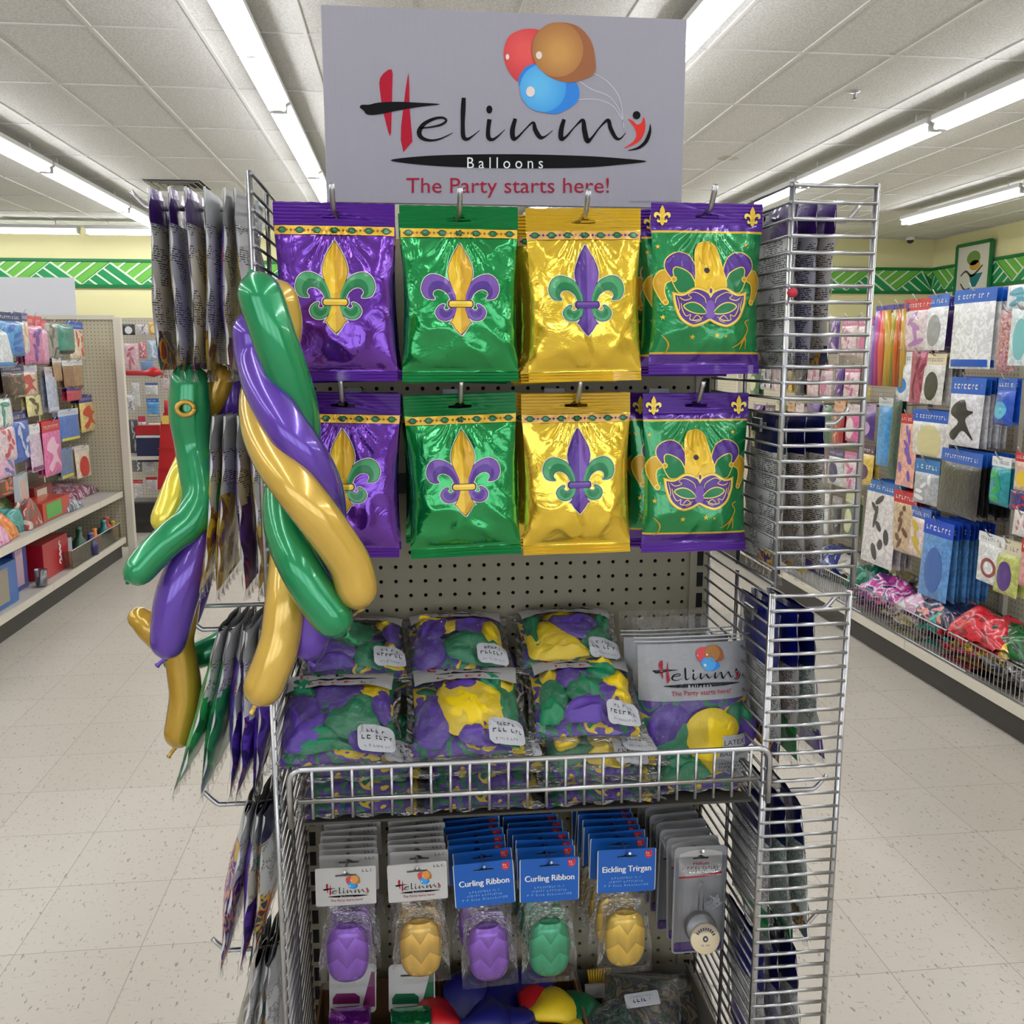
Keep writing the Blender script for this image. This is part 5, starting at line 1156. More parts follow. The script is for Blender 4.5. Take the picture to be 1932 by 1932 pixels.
# end panel and post closing the left aisle run
t_ = thing('end_panel', 'beige perforated panel closing the far end of the left shelving', 'panel', (-2.35, 5.5, 0))
MB().box((0, 0, .9), (.56, .02, 1.66)).build('board', HOLESX, t_); MB().box((.3, -.01, .87), (.05, .05, 1.74)).build('post', SHELFM, t_)
MB().box((-.02, -.005, 1.74), (.6, .04, .03)).build('top_rail', SHELFM, t_)
q = atY(75, 605, 5.58); t_ = thing('blank_sign', 'blank white sign board standing on the left shelving', 'sign', (q.x, 5.56, 1.755))
MB().box((0, 0, .13), (.53, .008, .27)).build('board', mat('sign white', (226, 226, 230), .5), t_)
for s_ in (-.2, .2): MB().box((s_, .008, .02), (.02, .008, .05)).build('clip', ZINC, t_)
# ---- right aisle packs
RX = 2.44
hang(-1, RX, (1800, 545, 1874, 696), 'large white pack with blue header and blue bottom strip, top row of right aisle', B_, W_, .012, 5, ('strip', B_), .17)
hang(-1, RX, (1746, 556, 1792, 661), 'white pack with grey oval sole and blue header, top row of right aisle', B_, W_, .01, 0, ('oval', GY), .22)
hang(-1, RX + .05, (1776, 560, 1812, 664), 'dark purple pack behind the grey sole pack, top row', (30, 40, 130), V_, .02, 2, None, .25)
hang(-1, RX, (1706, 564, 1757, 662), 'pale pack of purple pieces with red header and yellow spot, right aisle', R_, (226, 205, 205), .012, 1, ('blobs', (178, 120, 176)), .22)
hang(-1, RX, (1650, 578, 1682, 728), 'bundle of purple pink and orange foil sticks, top row of right aisle', (80, 60, 150), [(150, 110, 190), (200, 70, 130), (226, 110, 80), (206, 170, 60)], rods=4, name='stick_bundle')
hang(-1, RX, (1680, 575, 1712, 730), 'bundle of orange and gold glitter sticks, top row of right aisle', (60, 50, 130), [(204, 164, 70), (150, 150, 40), (214, 110, 40), (176, 90, 30)], rods=5, name='stick_bundle')
hang(-1, RX, (1886, 585, 1918, 703), 'rose gold curly pack beside the large white pack, right aisle', None, blotch('rosy goods', [(196, 140, 130), (160, 90, 90), (206, 170, 160), (180, 120, 150)], 30), .02, 0)
hang(-1, RX - .03, (1906, 580, 1950, 690), 'pale blue card with a jar drawing at the right picture edge', None, (222, 234, 234), .006, 0, ('oval', (120, 190, 190)))
hang(-1, RX - .03, (1899, 536, 1960, 582), 'white card with teal shoe drawing at the top right edge', None, (226, 228, 236), .006, 0, ('tri', (60, 150, 170)), hk=False)
hang(-1, RX, (1693, 664, 1720, 757), 'slim white pack holding a blue ball, second row of right aisle', W_, W_, .012, 0, ('disc', (40, 130, 200)), .24)
hang(-1, RX, (1719, 662, 1750, 761), 'deep rose strip pack, second row of right aisle', None, (176, 70, 100), .008, 1, ('spots', (130, 30, 60)))
hang(-1, RX, (1741, 667, 1786, 763), 'cream card pack with black speckled oval, second row of right aisle', CR, (216, 212, 204), .008, 4, ('oval', K_), .22)
hang(-1, RX, (1794, 712, 1856, 843), 'white pack with black costume shapes and blue header, middle of right aisle', B_, (220, 218, 220), .012, 5, ('tri', K_), .24)
hang(-1, RX - .01, (1880, 714, 1918, 803), 'bright blue pack with yellow tag, middle of right aisle', B_, (20, 80, 190), .02, 1, ('disc', (90, 180, 210)), .25)
hang(-1, RX, (1696, 781, 1731, 919), 'tall pink and orange strip pack with red header, right aisle', R_, (232, 170, 150), .008, 1, ('spots', (120, 80, 180)), .13)
hang(-1, RX, (1724, 774, 1790, 862), 'pack with pale gold doily disc and blue header, third row of right aisle', B_, (226, 222, 214), .008, 4, ('disc', (214, 204, 150)), .26)
hang(-1, RX, (1727, 867, 1771, 952), 'silver grey pack with blue header below the doily pack, right aisle', (50, 120, 180), (180, 182, 184), .014, 1, ('blobs', W_), .3)
hang(-1, RX - .02, (1766, 850, 1860, 974), 'large black cloth pack with blue header, third row of right aisle', B_, (44, 43, 44), .012, 6, None, .2)
hang(-1, RX - .02, (1869, 862, 1907, 955), 'blue green shiny pack with white header, third row of right aisle', W_, (30, 150, 160), .022, 1, ('blobs', (40, 170, 90)), .2)
hang(-1, RX - .03, (1914, 853, 1950, 927), 'red and purple card with gold disc at the right edge, third row', R_, (230, 190, 170), .006, 0, ('disc', Y_), .25)
hang(-1, RX - .03, (1906, 928, 1950, 966), 'navy card with red script at the right edge', None, (50, 44, 120), .006, 0, ('spots', R_))
hang(-1, RX, (1656, 750, 1682, 880), 'tall light blue pack in clear wrap, third row of right aisle', (210, 212, 214), (70, 150, 205), .014, 1, None, .12)
hang(-1, RX, (1682, 745, 1699, 905), 'slim dark green stick pack beside the light blue pack', None, (52, 78, 62), .01, 1)
hang(-1, RX, (1636, 908, 1692, 1068), 'long white pack with small black and red dots, bottom row of right aisle', (50, 110, 180), (228, 222, 218), .008, 4, ('spots', (70, 64, 66)), .14)
hang(-1, RX, (1686, 926, 1726, 1044), 'brown spotted pack with red header, bottom row of right aisle', R_, (206, 178, 140), .01, 3, ('spots', BR), .2)
hang(-1, RX, (1717, 957, 1756, 1052), 'pale pink pack of yellow twine with blue header, bottom row', (60, 100, 180), (232, 208, 200), .01, 2, ('blobs', (206, 176, 50)), .22)
hang(-1, RX - .02, (1742, 981, 1795, 1131), 'tall bright blue pack in clear sleeve, front of a long blue row', (30, 80, 200), (92, 150, 210), .008, 8, ('oval', (60, 104, 176)), .2)
hang(-1, RX - .04, (1843, 1007, 1896, 1103), 'white card pack with a red and black ring, bottom right', W_, (238, 238, 236), .008, 0, ('ring', (150, 60, 66)), .2)
hang(-1, RX - .04, (1880, 1019, 1926, 1124), 'yellow and green pack with a purple pouch, bottom right', (226, 214, 180), (196, 200, 110), .012, 1, ('oval', V_), .25)
hang(-1, RX - .05, (1911, 965, 1950, 1013), 'small white tag card at the bottom right edge', None, (232, 226, 222), .005, 0, ('spots', (200, 120, 130)))
hang(-1, RX - .05, (1926, 1017, 1960, 1110), 'red edged pack at the bottom right edge', R_, (226, 150, 150), .01, 0, None, .3)
r = random.Random(12); gen = 0
PAL = [((226, 200, 200), (200, 110, 150)), (CR, (120, 70, 60)), ((60, 60, 64), (150, 140, 140)), ((220, 220, 214), (80, 70, 110)), ((224, 190, 90), (90, 60, 90)), ((180, 60, 60), (220, 170, 130)), (V_, (190, 160, 200)), ((90, 120, 90), (206, 206, 160)), (K_, (180, 170, 160)), (P_, (230, 210, 210))]
for j, (ya, yb) in enumerate(((598, 676), (684, 748), (758, 836), (846, 920), (930, 1010))):
    x = 1420
    while x < 1640:
        w = r.uniform(16, 30) * (1 if x > 1520 else .7)
        if not (j == 4 and x > 1600):
            a, b = PAL[r.randrange(10)]; gen += 1
            cn = ['pink', 'cream', 'charcoal', 'white', 'yellow', 'red', 'purple', 'sage', 'black', 'rose'][[q for q, _ in PAL].index(a)]
            sh = (x - 1640) * .06
            hang(-1, RX, (x, ya - sh * .3 + r.uniform(-6, 6), x + w, yb + sh * .4 + r.uniform(-8, 8)), 'small %s pack, %s row beyond the wire ladder, %s from the right' % (cn, ('top', 'second', 'third', 'fourth', 'lowest')[j], ('first', 'second', 'third', 'fourth', 'fifth', 'sixth', 'seventh', 'eighth', 'ninth', 'tenth', 'eleventh', 'twelfth', 'thirteenth', 'fourteenth', 'fifteenth', 'sixteenth')[int((1640 - x) / 15)]), None if r.random() < .4 else b, a, r.uniform(.008, .02), r.randrange(2), (r.choice(['blobs', 'spots', 'disc', 'oval']), b), .22, hk=(j < 3))
        x += w + r.uniform(2, 7)
# ---- goods lying on the right deck and the wire fence before them
for k in range(9):
    y0 = .1 + k * .92; t_ = thing('wire_fence', 'chrome wire fence along the front of the right deck, section %s' % ('nearest', 'second', 'third', 'fourth', 'fifth', 'sixth', 'seventh', 'eighth', 'farthest')[k], 'fence', (2.315, y0, .155))
    for z in (.004, .135): MB().tube([(0, .005, z), (0, .915, z)], .0042, 6).build('rail', CHROME, t_)
    mb = MB(); n = 34
    for i in range(n): y = .02 + .88 * i / (n - 1); mb.tube([(0, y, .004), (0, y, .135)], .0022, 5, 0, False)
    mb.build('tine', CHROME, t_)
def crumple(label, px, py, Z, w, d, h, cols, ang, seed, name='plastic_bag', cat='packaged goods'):
    q = atZ(px, py, Z); q.x = max(q.x, 2.345 + d / 2); q.x = min(q.x, 2.74 - d / 2); t_ = thing(name, label, cat, q, R(0, 0, 90 + ang * .4))
    m = cm(cols) if isinstance(cols, tuple) else blotch('bag art ' + str(seed), cols, 9, .25, 2., .6)
    f = lambda u, v: ((u - .5) * w, (v - .5) * d, h * max(0, 1 - abs(2 * u - 1) ** 2.5) ** .5 * max(0, 1 - abs(2 * v - 1) ** 2.5) ** .5 * (1 + .5 * nz(u * 3, v * 3, seed)) + .03 * (1 - abs(nz(u * 4, v * 4, seed + 2))) ** 3 * (1 if .02 < u < .98 else .3))
    MB().grid(f, 20, 20).grid(lambda u, v: ((u - .5) * w, (v - .5) * d, -.004 - min(.03, q.z - .16)), 2, 2, 0, False, True).build('wrapped_goods', m, t_)
    MB().grid(lambda u, v: ((u - .5) * w, d / 2 * 1.0 + .03 * v, f(u, .995)[2] + .02 * v + .004 * sin(u * 20)), 14, 2).build('gathered_end', m, t_); return t_
HEAP = [('royal blue plastic wrapped cloth at the far end of the right deck', 1590, 1068, .2, .4, .3, .09, [(30, 50, 150), (24, 40, 120), (200, 210, 230)], 20), ('long silver white plastic bag on the right deck', 1615, 1085, .2, .45, .22, .07, [(196, 190, 176), (220, 216, 206), (160, 150, 130)], 10),
        ('green gathered bag on the right deck', 1642, 1112, .24, .2, .18, .1, [(30, 120, 96), (20, 90, 70), (60, 150, 120)], 60), ('gold and white slender bag on the right deck', 1696, 1108, .24, .4, .16, .07, [(206, 190, 120), (230, 222, 190), (170, 150, 70)], -20),
        ('pink and purple striped bag on the right deck', 1690, 1138, .22, .36, .26, .09, [(120, 60, 130), (206, 60, 150), (220, 200, 220), (70, 50, 100)], 15), ('black bag with pale pink print on the right deck', 1765, 1140, .24, .36, .26, .1, [(36, 32, 44), (50, 44, 60), (226, 190, 196)], -10),
        ('white and pink net bag behind the wire fence', 1745, 1172, .22, .3, .24, .09, [(220, 206, 214), (206, 160, 190), (236, 230, 230)], 5), ('grey plastic bag lying at the back of the right deck', 1830, 1160, .22, .4, .2, .06, [(150, 140, 126), (110, 104, 100), (190, 176, 150)], 12),
        ('navy blue bag on the right deck with salmon print', 1800, 1185, .24, .36, .26, .09, [(22, 28, 56), (30, 40, 80), (220, 130, 120)], -5), ('turquoise shiny bag behind the wire fence', 1782, 1208, .22, .28, .2, .08, [(20, 150, 140), (40, 176, 160), (16, 110, 106)], 25),
        ('yellow printed bag behind the wire fence', 1715, 1178, .19, .28, .18, .07, [(206, 190, 110), (230, 222, 190), (130, 120, 90)], 0), ('bright red glossy bag on the right deck', 1845, 1225, .24, .34, .24, .11, [(196, 24, 40), (220, 40, 56), (150, 16, 30)], 20),
        ('dark green flat bag at the back of the right deck', 1890, 1195, .22, .5, .2, .05, [(24, 84, 74), (36, 100, 90), (16, 60, 54)], 8), ('light blue printed pack on the right deck', 1868, 1205, .27, .16, .14, .05, [(80, 150, 206), (120, 180, 220), (60, 120, 180)], 10),
        ('clear grey sparkling pack on the right deck', 1905, 1202, .27, .18, .14, .05, [(170, 190, 200), (130, 160, 176), (210, 220, 226)], -15), ('long red bag running to the right picture edge', 1900, 1228, .23, .34, .2, .08, [(180, 20, 36), (206, 30, 44), (140, 16, 28)], -8),
        ('bright yellow bag on the right deck', 1885, 1243, .22, .3, .18, .08, [(240, 200, 30), (226, 180, 20), (250, 222, 90)], 14), ('shiny dark green bag at the right picture edge', 1925, 1245, .24, .3, .2, .1, [(20, 84, 40), (40, 120, 50), (12, 50, 26)], 20),
        ('red mottled bag behind the nearest wire fence', 1825, 1240, .19, .3, .2, .07, [(190, 50, 60), (220, 110, 110), (150, 30, 44)], 5), ('black speckled bag behind the nearest wire fence', 1900, 1275, .19, .34, .22, .08, [(36, 34, 38), (70, 66, 66), (170, 160, 150)], 0),
        ('purple and white bag near the far wire fence', 1655, 1128, .19, .26, .18, .06, [(170, 150, 180), (120, 80, 140), (220, 214, 220)], 0)]
for i, h_ in enumerate(HEAP): crumple(*h_[:4], h_[4] * 1.05, h_[5] * .95, h_[6] * 1.1, *h_[7:], 1.3 + i)
# ---- left aisle packs
LX = -2.27
LP = [((0, 590, 40, 672), 'large bright blue pack, top row of left aisle', (20, 40, 100), (60, 140, 206), .02, 1, ('blobs', (30, 90, 180))), ((26, 590, 55, 668), 'white and peach pack beside the blue one, top row left aisle', (60, 70, 150), (228, 220, 206), .015, 1, ('blobs', (232, 170, 130))),
      ((-30, 622, 25, 694), 'white pack with blue lower edge at the left picture edge', None, (228, 232, 236), .02, 0, ('strip', LB_)), ((44, 596, 79, 687), 'purple and hot pink pack with red header, top row left aisle', (220, 80, 90), (206, 120, 160), .018, 2, ('blobs', (110, 60, 150))),
      ((66, 604, 92, 687), 'light pink pack with rosy header, top row left aisle', (226, 90, 110), (230, 160, 196), .018, 1, None), ((84, 610, 108, 677), 'grey tube pack, top row left aisle', None, (150, 146, 134), .016, 2, ('spots', (90, 86, 78))),
      ((106, 612, 141, 669), 'teal sequin bag with black base, top row left aisle', None, (40, 136, 120), .025, 1, ('strip', K_)), ((129, 607, 155, 677), 'pack with blue header and red and yellow fruit, top row left aisle', B_, (232, 214, 190), .015, 0, ('spots', (214, 90, 60))),
      ((31, 690, 71, 748), 'gold and red leaf pack, second row left aisle', (190, 190, 210), (214, 190, 160), .015, 1, ('tri', (186, 60, 50))), ((4, 690, 44, 747), 'dark brown glossy pack, second row left aisle', (30, 36, 90), (60, 40, 34), .02, 1, ('spots', (130, 90, 70))),
      ((84, 692, 108, 778), 'pale blue grey box pack with black lettering, second row left aisle', (206, 190, 196), (176, 184, 204), .014, 1, ('strip', (206, 210, 220))), ((98, 675, 116, 719), 'tan brush pack, second row left aisle', W_, (166, 130, 90), .01, 1, None),
      ((119, 680, 138, 731), 'brush pack with white handle, second row left aisle', W_, (150, 110, 80), .01, 1, None), ((136, 678, 157, 733), 'brush pack with long white handle beside the bare board, left aisle', (236, 236, 236), (176, 140, 100), .01, 1, ('strip', BR)),
      ((47, 746, 80, 785), 'small yellow card pack with dark picture, left aisle', None, (226, 216, 150), .008, 1, ('blobs', (90, 70, 40))), ((146, 745, 184, 814), 'yellow pack with red and green animal picture, left aisle', (50, 40, 140), (230, 204, 130), .012, 2, ('tri', (206, 70, 40))),
      ((124, 731, 156, 756), 'small red and purple header pack above the blue pens, left aisle', (60, 50, 150), (196, 50, 80), .012, 1, None), ((108, 772, 150, 832), 'pack of blue and yellow pens, third row left aisle', (200, 206, 220), (60, 110, 190), .012, 1, ('strip', (226, 216, 60))),
      ((-14, 752, 22, 808), 'white and teal puffy pack at the left edge, third row', None, (226, 232, 226), .02, 0, ('blobs', (70, 150, 130))), ((19, 775, 57, 872), 'royal blue pack of streamers, third row left aisle', (40, 44, 110), (40, 96, 190), .016, 2, ('spots', (200, 206, 230))),
      ((78, 793, 118, 897), 'bright pink tall pack with red header, third row left aisle', R_, (230, 110, 170), .012, 2, ('tri', (240, 190, 210))), ((-12, 805, 28, 872), 'white pack with red dots at the left edge, third row', None, (232, 206, 212), .018, 0, ('spots', (206, 80, 100))),
      ((52, 800, 78, 890), 'white and magenta box pack beside the pink one, left aisle', W_, (214, 190, 210), .012, 1, ('strip', (130, 40, 110))), ((113, 845, 138, 903), 'blue and yellow striped pack, lowest row left aisle', None, (90, 120, 160), .012, 1, ('strip', (220, 206, 80))),
      ((143, 842, 167, 901), 'white tag pack with red picture, lowest row left aisle', (226, 214, 200), (226, 206, 180), .01, 2, ('disc', (196, 50, 40))), ((-8, 862, 29, 902), 'pink printed puffy pack, lowest row left aisle', None, (230, 180, 206), .016, 0, ('blobs', (90, 110, 190))),
      ((-6, 902, 28, 937), 'brown pack with orange pieces, lowest row left aisle', None, (110, 60, 44), .014, 0, ('blobs', (226, 110, 50)))]
for px, lb, hd, bd, T, n, pic in LP: hang(1, LX, px, lb, hd, bd, T, n, pic, .2)
# ---- goods standing on the left shelves
def bx(label, px, X, dep, col, name='carton', cat='box', pic=None, twist=0., soft=False):
    x0, y0, x1, y1 = px; ym = y1; a, b = atX(x0, ym, X), atX(x1, ym, X); w = abs(a.y - b.y); yc = (a.y + b.y) / 2; xm = (x0 + x1) / 2
    z1 = atX(xm, y0, X).z; z0 = .492 if atX(xm, y1, X).z > .36 else .152
    t_ = thing(name, label, cat, (X, yc, z0), R(0, 0, 90 + twist)); h = max(.04, z1 - z0); m = cm(col) if isinstance(col, tuple) else blotch('shelf art %d' % x0, col, 9, .3, 1.5)
    if soft:
        MB().grid(lambda u, v: ((u - .5) * w, (v) * dep, h * max(0, 1 - abs(2 * u - 1) ** 2.5) ** .5 * max(0, 1 - abs(2 * v - 1) ** 2.5) ** .5 * (1 + .4 * nz(u * 3, v * 3, x0))), 16, 16).build('wrapped_goods', m, t_)
    else:
        MB().box((0, dep / 2, h / 2), (w, dep, h)).build('carton_body', m, t_)
        if pic: MB().box((-w * .1, -.001, h * .5), (w * .55, .002, h * .8)).build('printed_panel', cm(pic), t_)
    return t_
GX = -2.16
bx('white and teal book standing on the left upper shelf', (28, 893, 66, 945), GX - .1, .03, (206, 220, 226), 'book', 'book', (240, 206, 190), 12)
bx('dark red book lying at the back of the left upper shelf', (66, 915, 100, 942), GX - .15, .2, (130, 26, 34), 'book', 'book', (214, 204, 180))
bx('maroon plastic wrapped bag on the left upper shelf', (104, 914, 196, 944), GX - .1, .28, [(120, 50, 80), (150, 70, 100), (206, 180, 196), (90, 40, 60)], 'plastic_bag', 'packaged goods', soft=True)
bx('red box of green toys on the left upper shelf', (82, 940, 134, 980), GX, .2, (196, 60, 40), 'carton', 'box', (80, 176, 70))
bx('green striped pillow pack on the left upper shelf', (-30, 938, 58, 966), GX - .12, .25, [(150, 176, 100), (190, 206, 140), (110, 140, 70)], 'plastic_bag', 'packaged goods', soft=True)
bx('teal yarn bundle on the left upper shelf', (24, 956, 66, 1000), GX - .02, .16, [(60, 140, 136), (90, 170, 160), (40, 110, 110)], 'yarn_bundle', 'yarn', soft=True)
bx('brown and red bag beside the teal yarn, left upper shelf', (56, 940, 84, 988), GX + .01, .12, [(120, 90, 76), (176, 50, 48), (206, 190, 180)], 'plastic_bag', 'packaged goods', soft=True)
bx('orange crinkled bag at the front of the left upper shelf', (-10, 966, 40, 1012), GX + .02, .16, [(226, 120, 50), (240, 160, 90), (200, 90, 30)], 'plastic_bag', 'packaged goods', soft=True)
bx('pink bag at the left edge of the upper shelf', (-40, 984, 24, 1022), GX + .04, .16, [(226, 150, 190), (240, 190, 214), (206, 110, 160)], 'plastic_bag', 'packaged goods', soft=True)
bx('small grey trinket pack near the shelf seam, left upper shelf', (132, 942, 160, 966), GX + .02, .1, [(120, 124, 140), (190, 196, 206), (80, 84, 100)], 'plastic_bag', 'packaged goods', soft=True)
t_ = bx('red carton with white script on the left lower shelf', (84, 1014, 132, 1086), GX + .0, .26, (186, 24, 40), 'carton', 'box')
mb = MB(); sx = .1; w_ = 0
def scr(u, v): return (-.01 + v * .16, -.0025, .03 + u * .16)
mb.stroke([(.1, .5, .05), (.2, .35, .1), (.3, .5, .1), (.2, .6, .06), (.4, .5, .09), (.5, .38, .09), (.55, .55, .1), (.7, .4, .1), (.75, .56, .1), (.9, .4, .09), (1., .5, .05)], scr); mb.build('script_lettering', WHITEP, t_)
bx('second red carton behind the scripted one, left lower shelf', (54, 1020, 86, 1070), GX - .12, .2, (166, 20, 34))
bx('white and mauve printed carton beside the red carton, left lower shelf', (133, 1012, 140, 1080), GX + .0, .2, (214, 200, 210))
bx('blue display carton with window at the left edge, lower shelf', (-20, 1064, 37, 1140), GX + .02, .2, (34, 100, 180), 'carton', 'box', (150, 140, 120))
bx('tall navy and white carton behind the blue one, left lower shelf', (30, 1024, 56, 1118), GX - .05, .16, (40, 60, 150), 'carton', 'box', (206, 170, 190))
q = atX(78, 1096, GX + .03); t_ = thing('glass_tumbler', 'small clear tumbler before the red carton, left lower shelf', 'glass', (q.x, q.y, .152)); MB().lathe([(.03, 0), (.036, .1), (.034, .1), (.028, .004), (0, .004)]).build('glass_body', film('tumbler glass', (225, 230, 236), .1, .05, .05), t_); MB().lathe([(0, .004), (.028, .005), (.03, .05), (0, .05)]).build('dark_filling', cm((60, 50, 90)), t_)
TOYS = [('orange toy bottle', 177, 1000, (230, 120, 30)), ('navy toy pack', 170, 1008, (40, 36, 100)), ('green toy tray', 205, 995, (30, 120, 70)), ('yellow toy block', 212, 985, (226, 180, 60)), ('yellow paper pack', 152, 1022, (226, 206, 120)), ('dark green wrapped toy', 148, 998, (24, 70, 50)), ('purple boxed toy', 144, 1040, (70, 40, 110)), ('blue and white toy', 186, 1012, (120, 150, 190)), ('red toy figure', 200, 978, (200, 60, 40)), ('teal toy pouch', 195, 984, (50, 130, 130))]
for n_, px, py, c in TOYS:
    q = atX(px, py, -2.12 - .08 * rnd.random()); t_ = thing('small_toy', n_ + ' in the clear bin on the left lower shelf', 'toy', (q.x, q.y, .155), R(0, 0, rnd.uniform(0, 90))); h = max(.06, q.z - .155)
    MB().lathe([(0, 0), (.045, 0), (.05, h * .3), (.045, h * .6), (.02, h * .75), (.018, h), (0, h)], (0, 0, 0), 10).build('toy_body', cm(c), t_); MB().lathe([(.02, h), (.02, h + .012), (0, h + .014)], (0, 0, 0), 8).build('cap', cm(tuple(min(255, k + 60) for k in c)), t_)
a = atX(138, 1060, -2.1); t_ = thing('acrylic_bin', 'clear acrylic bin front on the left lower shelf', 'bin', (-2.105, a.y, .155)); L = 5.4 - a.y
MB().box((0, L / 2, .055), (.004, L, .11)).build('front_pane', film('acrylic', (225, 220, 205), .05, .08, .02), t_); MB().box((0, L / 2, .112), (.006, L, .004)).build('top_edge', mat('acrylic edge', (220, 216, 206), .2), t_); MB().box((-.2, 0, .055), (.4, .004, .11)).build('side_pane', film('acrylic', (225, 220, 205)), t_)
# ---- unit facing us behind the left aisle
YF_ = 6.75
t_ = thing('shelf_unit', 'beige pegboard unit facing the camera behind the left aisle end', 'shelving', (-1.65, YF_ + .1, 0))
MB().box((0, .02, .9), (1.75, .03, 1.78)).build('pegboard', pegmat('pale pegboard', (214, 206, 188), 0), t_); MB().box((0, -.2, .06), (1.75, .4, .12)).build('kick_plate', KICK, t_)
MB().box((0, -.2, .135), (1.75, .42, .03)).build('shelf', SHELFM, t_)
for x in (-.86, 0, .86): MB().box((x, 0, .9), (.04, .04, 1.8)).build('upright', SHELFM, t_)
MB().box((0, -.3, .62), (1.7, .02, .03)).build('rail', SHELFM, t_)
def back(px, label, hd, body, pic=None, name='hanging_pack', T=.01, Y=YF_ - .06, **k):
    x0, y0, x1, y1 = px; a, b = atY(x0, (y0 + y1) / 2, Y), atY(x1, (y0 + y1) / 2, Y); zt, zb = atY((x0 + x1) / 2, y0, Y).z, atY((x0 + x1) / 2, y1, Y).z
    return pack(name, label, 'packaged goods', ((a.x + b.x) / 2, Y, zt), rnd.uniform(-.04, .04), b.x - a.x, zt - zb, T, hd, body, .2, pic, 'goods on the unit facing the camera', **k)
BK = [((231, 612, 255, 632), 'black framed white card on the far beige unit', None, (40, 40, 50), ('oval', W_)), ((258, 612, 279, 632), 'white speckled card on the far beige unit', None, (226, 222, 220), ('spots', (150, 140, 150))), ((281, 608, 300, 631), 'orange card on the far beige unit', None, (236, 176, 80), ('disc', (240, 220, 150))),
      ((231, 648, 262, 700), 'pink printed pack on the red wire rack', None, (224, 190, 196), ('blobs', (196, 110, 120))), ((262, 645, 276, 676), 'red printed pack on the far beige unit', None, (214, 120, 130), ('spots', W_)), ((279, 642, 300, 680), 'blue and white pack at right of the pink one, far unit', None, (170, 196, 220), ('blobs', W_)),
      ((266, 680, 290, 700), 'small blue card on the far unit', None, (120, 150, 190), None), ((274, 722, 298, 746), 'white card under the red bar, far unit', (90, 120, 160), (222, 222, 220), None), ((304, 708, 322, 735), 'pink white card near the grey pouches, far unit', (200, 90, 110), (226, 200, 206), None),
      ((249, 722, 264, 768), 'slanted white sheet pack on the far unit', None, (220, 218, 214), None), ((231, 745, 254, 777), 'stack of white sheets on the far unit', None, (226, 226, 224), ('spots', GY)), ((277, 752, 300, 786), 'blue sky and sand picture card on the far unit', (30, 110, 200), (90, 160, 216), ('strip', (230, 216, 150))),
      ((281, 798, 305, 820), 'cream plush pack beside the red scoop, far unit', None, (226, 214, 190), None), ((262, 785, 276, 840), 'white tag column of the wire card rack', (200, 60, 80), (226, 228, 232), ('spots', GY)), ((244, 792, 262, 855), 'dark wire pack with silver stripes on the far unit', None, (70, 70, 74), ('spots', (200, 200, 206))),
      ((249, 860, 268, 890), 'silver wire tool pack on the far unit', None, (130, 128, 130), ('spots', W_)), ((252, 905, 270, 940), 'red and white brush pack on the far unit', R_, (226, 220, 216), None), ((276, 900, 297, 925), 'red topped white brush pack on the far unit', R_, (232, 222, 220), None), ((272, 845, 290, 890), 'white tag stack on the far unit', None, (226, 226, 230), None),
      ((440, 690, 462, 720), 'white carton label behind the twisted balloons', None, (226, 222, 214), ('strip', R_)), ((440, 728, 470, 760), 'white box pack behind the green and gold balloons', (70, 60, 150), (226, 226, 224), None), ((446, 765, 470, 790), 'orange food card behind the twisted balloons', None, (232, 206, 170), ('disc', (230, 140, 60)))]
for px, lb, hd, bd, pic in BK: back(px, lb, hd, bd, pic)
for k in range(4): MB()
a = atY(300, 923, YF_ - .3); b = atY(337, 923, YF_ - .3); w = b.x - a.x; zt = atY(318, 750, YF_ - .3).z; z0 = a.z
t_ = thing('dustpan', 'big red dustpan standing upright on the far unit', 'dustpan', ((a.x + b.x) / 2, YF_ - .3, z0)); H = zt - z0
mb = MB(); mb.plate([[(-w * .55, 0), (w * .5, 0), (w * .42, H * .72), (w * .2, H * .84), (-w * .02, H * .84), (-w * .2, H * .72)]], lambda u, v, d: (u, d - .02 * (1 - v / H), v), .03)
for v in (.22, .45): mb.box((0, -.022, H * v), (w * (1 - v * .5), .01, .012))
mb.build('pan', cm((190, 24, 34)), t_); mb = MB(); mb.tube([(w * .1, .01, H * .83), (w * .12, .01, H * .97)], .018, 8); mb.lathe([(0, -.012), (.04, -.012), (.04, .012), (0, .012)], (0, 0, 0), 14); mb.build('handle', cm((190, 24, 34)), t_)
MB().box((w * .05, -.012, H * .76), (w * .35, .004, .07)).build('price_tag', cm((236, 200, 90)), t_)
t_ = thing('dustpan', 'red flat scoop lying across a wire rack on the far unit', 'dustpan', atY(262, 704, YF_ - .2)); mb = MB(); mb.tube([(-.1, 0, 0), (.06, 0, 0), (.12, 0, .01), (.2, 0, 0)], [.02, .022, .045, .01], 10); mb.build('scoop', cm((206, 30, 40)), t_)
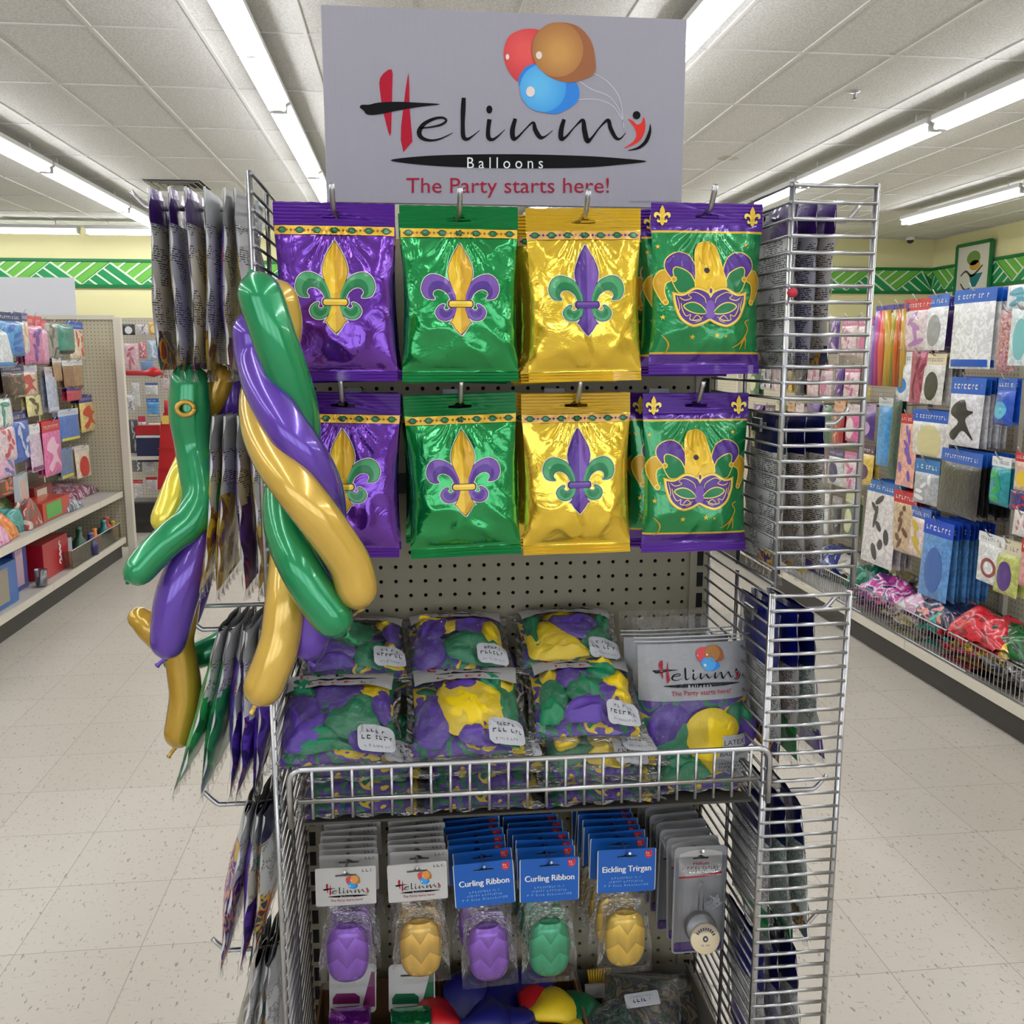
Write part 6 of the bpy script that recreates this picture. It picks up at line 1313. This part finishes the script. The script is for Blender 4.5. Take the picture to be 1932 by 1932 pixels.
t_ = thing('storage_bin', 'black bin on the base of the far unit', 'bin', atY(284, 982, YF_ - .25)); MB().box((0, 0, .085), (.24, .2, .17)).build('bin_body', cm((40, 40, 40)), t_); MB().box((0, 0, .172), (.26, .22, .014)).build('rim', cm((70, 70, 70)), t_)
t_ = thing('storage_bin', 'navy crate behind the red dustpan on the far unit', 'bin', atY(286, 870, YF_ - .1)); MB().box((0, 0, .1), (.2, .12, .2)).build('bin_body', cm((30, 40, 80)), t_); MB().box((0, 0, .215), (.2, .12, .02)).build('white_rim', cm(W_), t_); MB().box((0, 0, .27), (.2, .12, .08)).build('red_lid', cm((180, 30, 40)), t_)
# ---- framed picture on the right wall
a, b = atX(1800, 560, XR - .07), atX(1864, 550, XR - .07); zc = (atX(1832, 463, XR - .03).z + atX(1832, 556, XR - .03).z) / 2; w, h = abs(a.y - b.y), atX(1832, 460, XR - .03).z - atX(1832, 556, XR - .03).z
t_ = thing('framed_picture', 'green framed picture of plants and a teal vase on the right wall', 'picture', (XR - .055, (a.y + b.y) / 2, zc), R(0, 0, -90))
MB().box((0, 0, 0), (w - .04, .02, h - .04)).build('canvas', cm((230, 226, 214)), t_)
for c, s_ in (((0, -.01, h / 2), (w, .04, .05)), ((0, -.01, -h / 2), (w, .04, .05)), ((w / 2, -.01, 0), (.05, .04, h)), ((-w / 2, -.01, 0), (.05, .04, h))): MB().box(c, s_).build('frame', G1, t_)
mb = MB(); F = lambda u, v: (u * w, -.0115, v * h); mb.poly([ell(0, .22, .2, .14, 16)], F, 0); mb.poly([[(-.1, -.1), (.3, -.08), (.12, -.34), (.0, -.34)]], F, 1); mb.poly([ell(.05, .08, .16, .1, 12)], F, 2); mb.stroke([(-.35, -.1, .03), (-.2, -.02, .04), (0, -.12, .05), (.28, .06, .03)], F, 3); mb.stroke([(-.34, -.25, .03), (-.2, -.38, .04), (-.05, -.36, .03)], F, 3)
mb.build('painting', [cm((110, 150, 70)), cm((20, 120, 130)), cm((206, 160, 60)), cm((80, 56, 50))], t_)
# ---- added fill windows behind the camera are built with the room
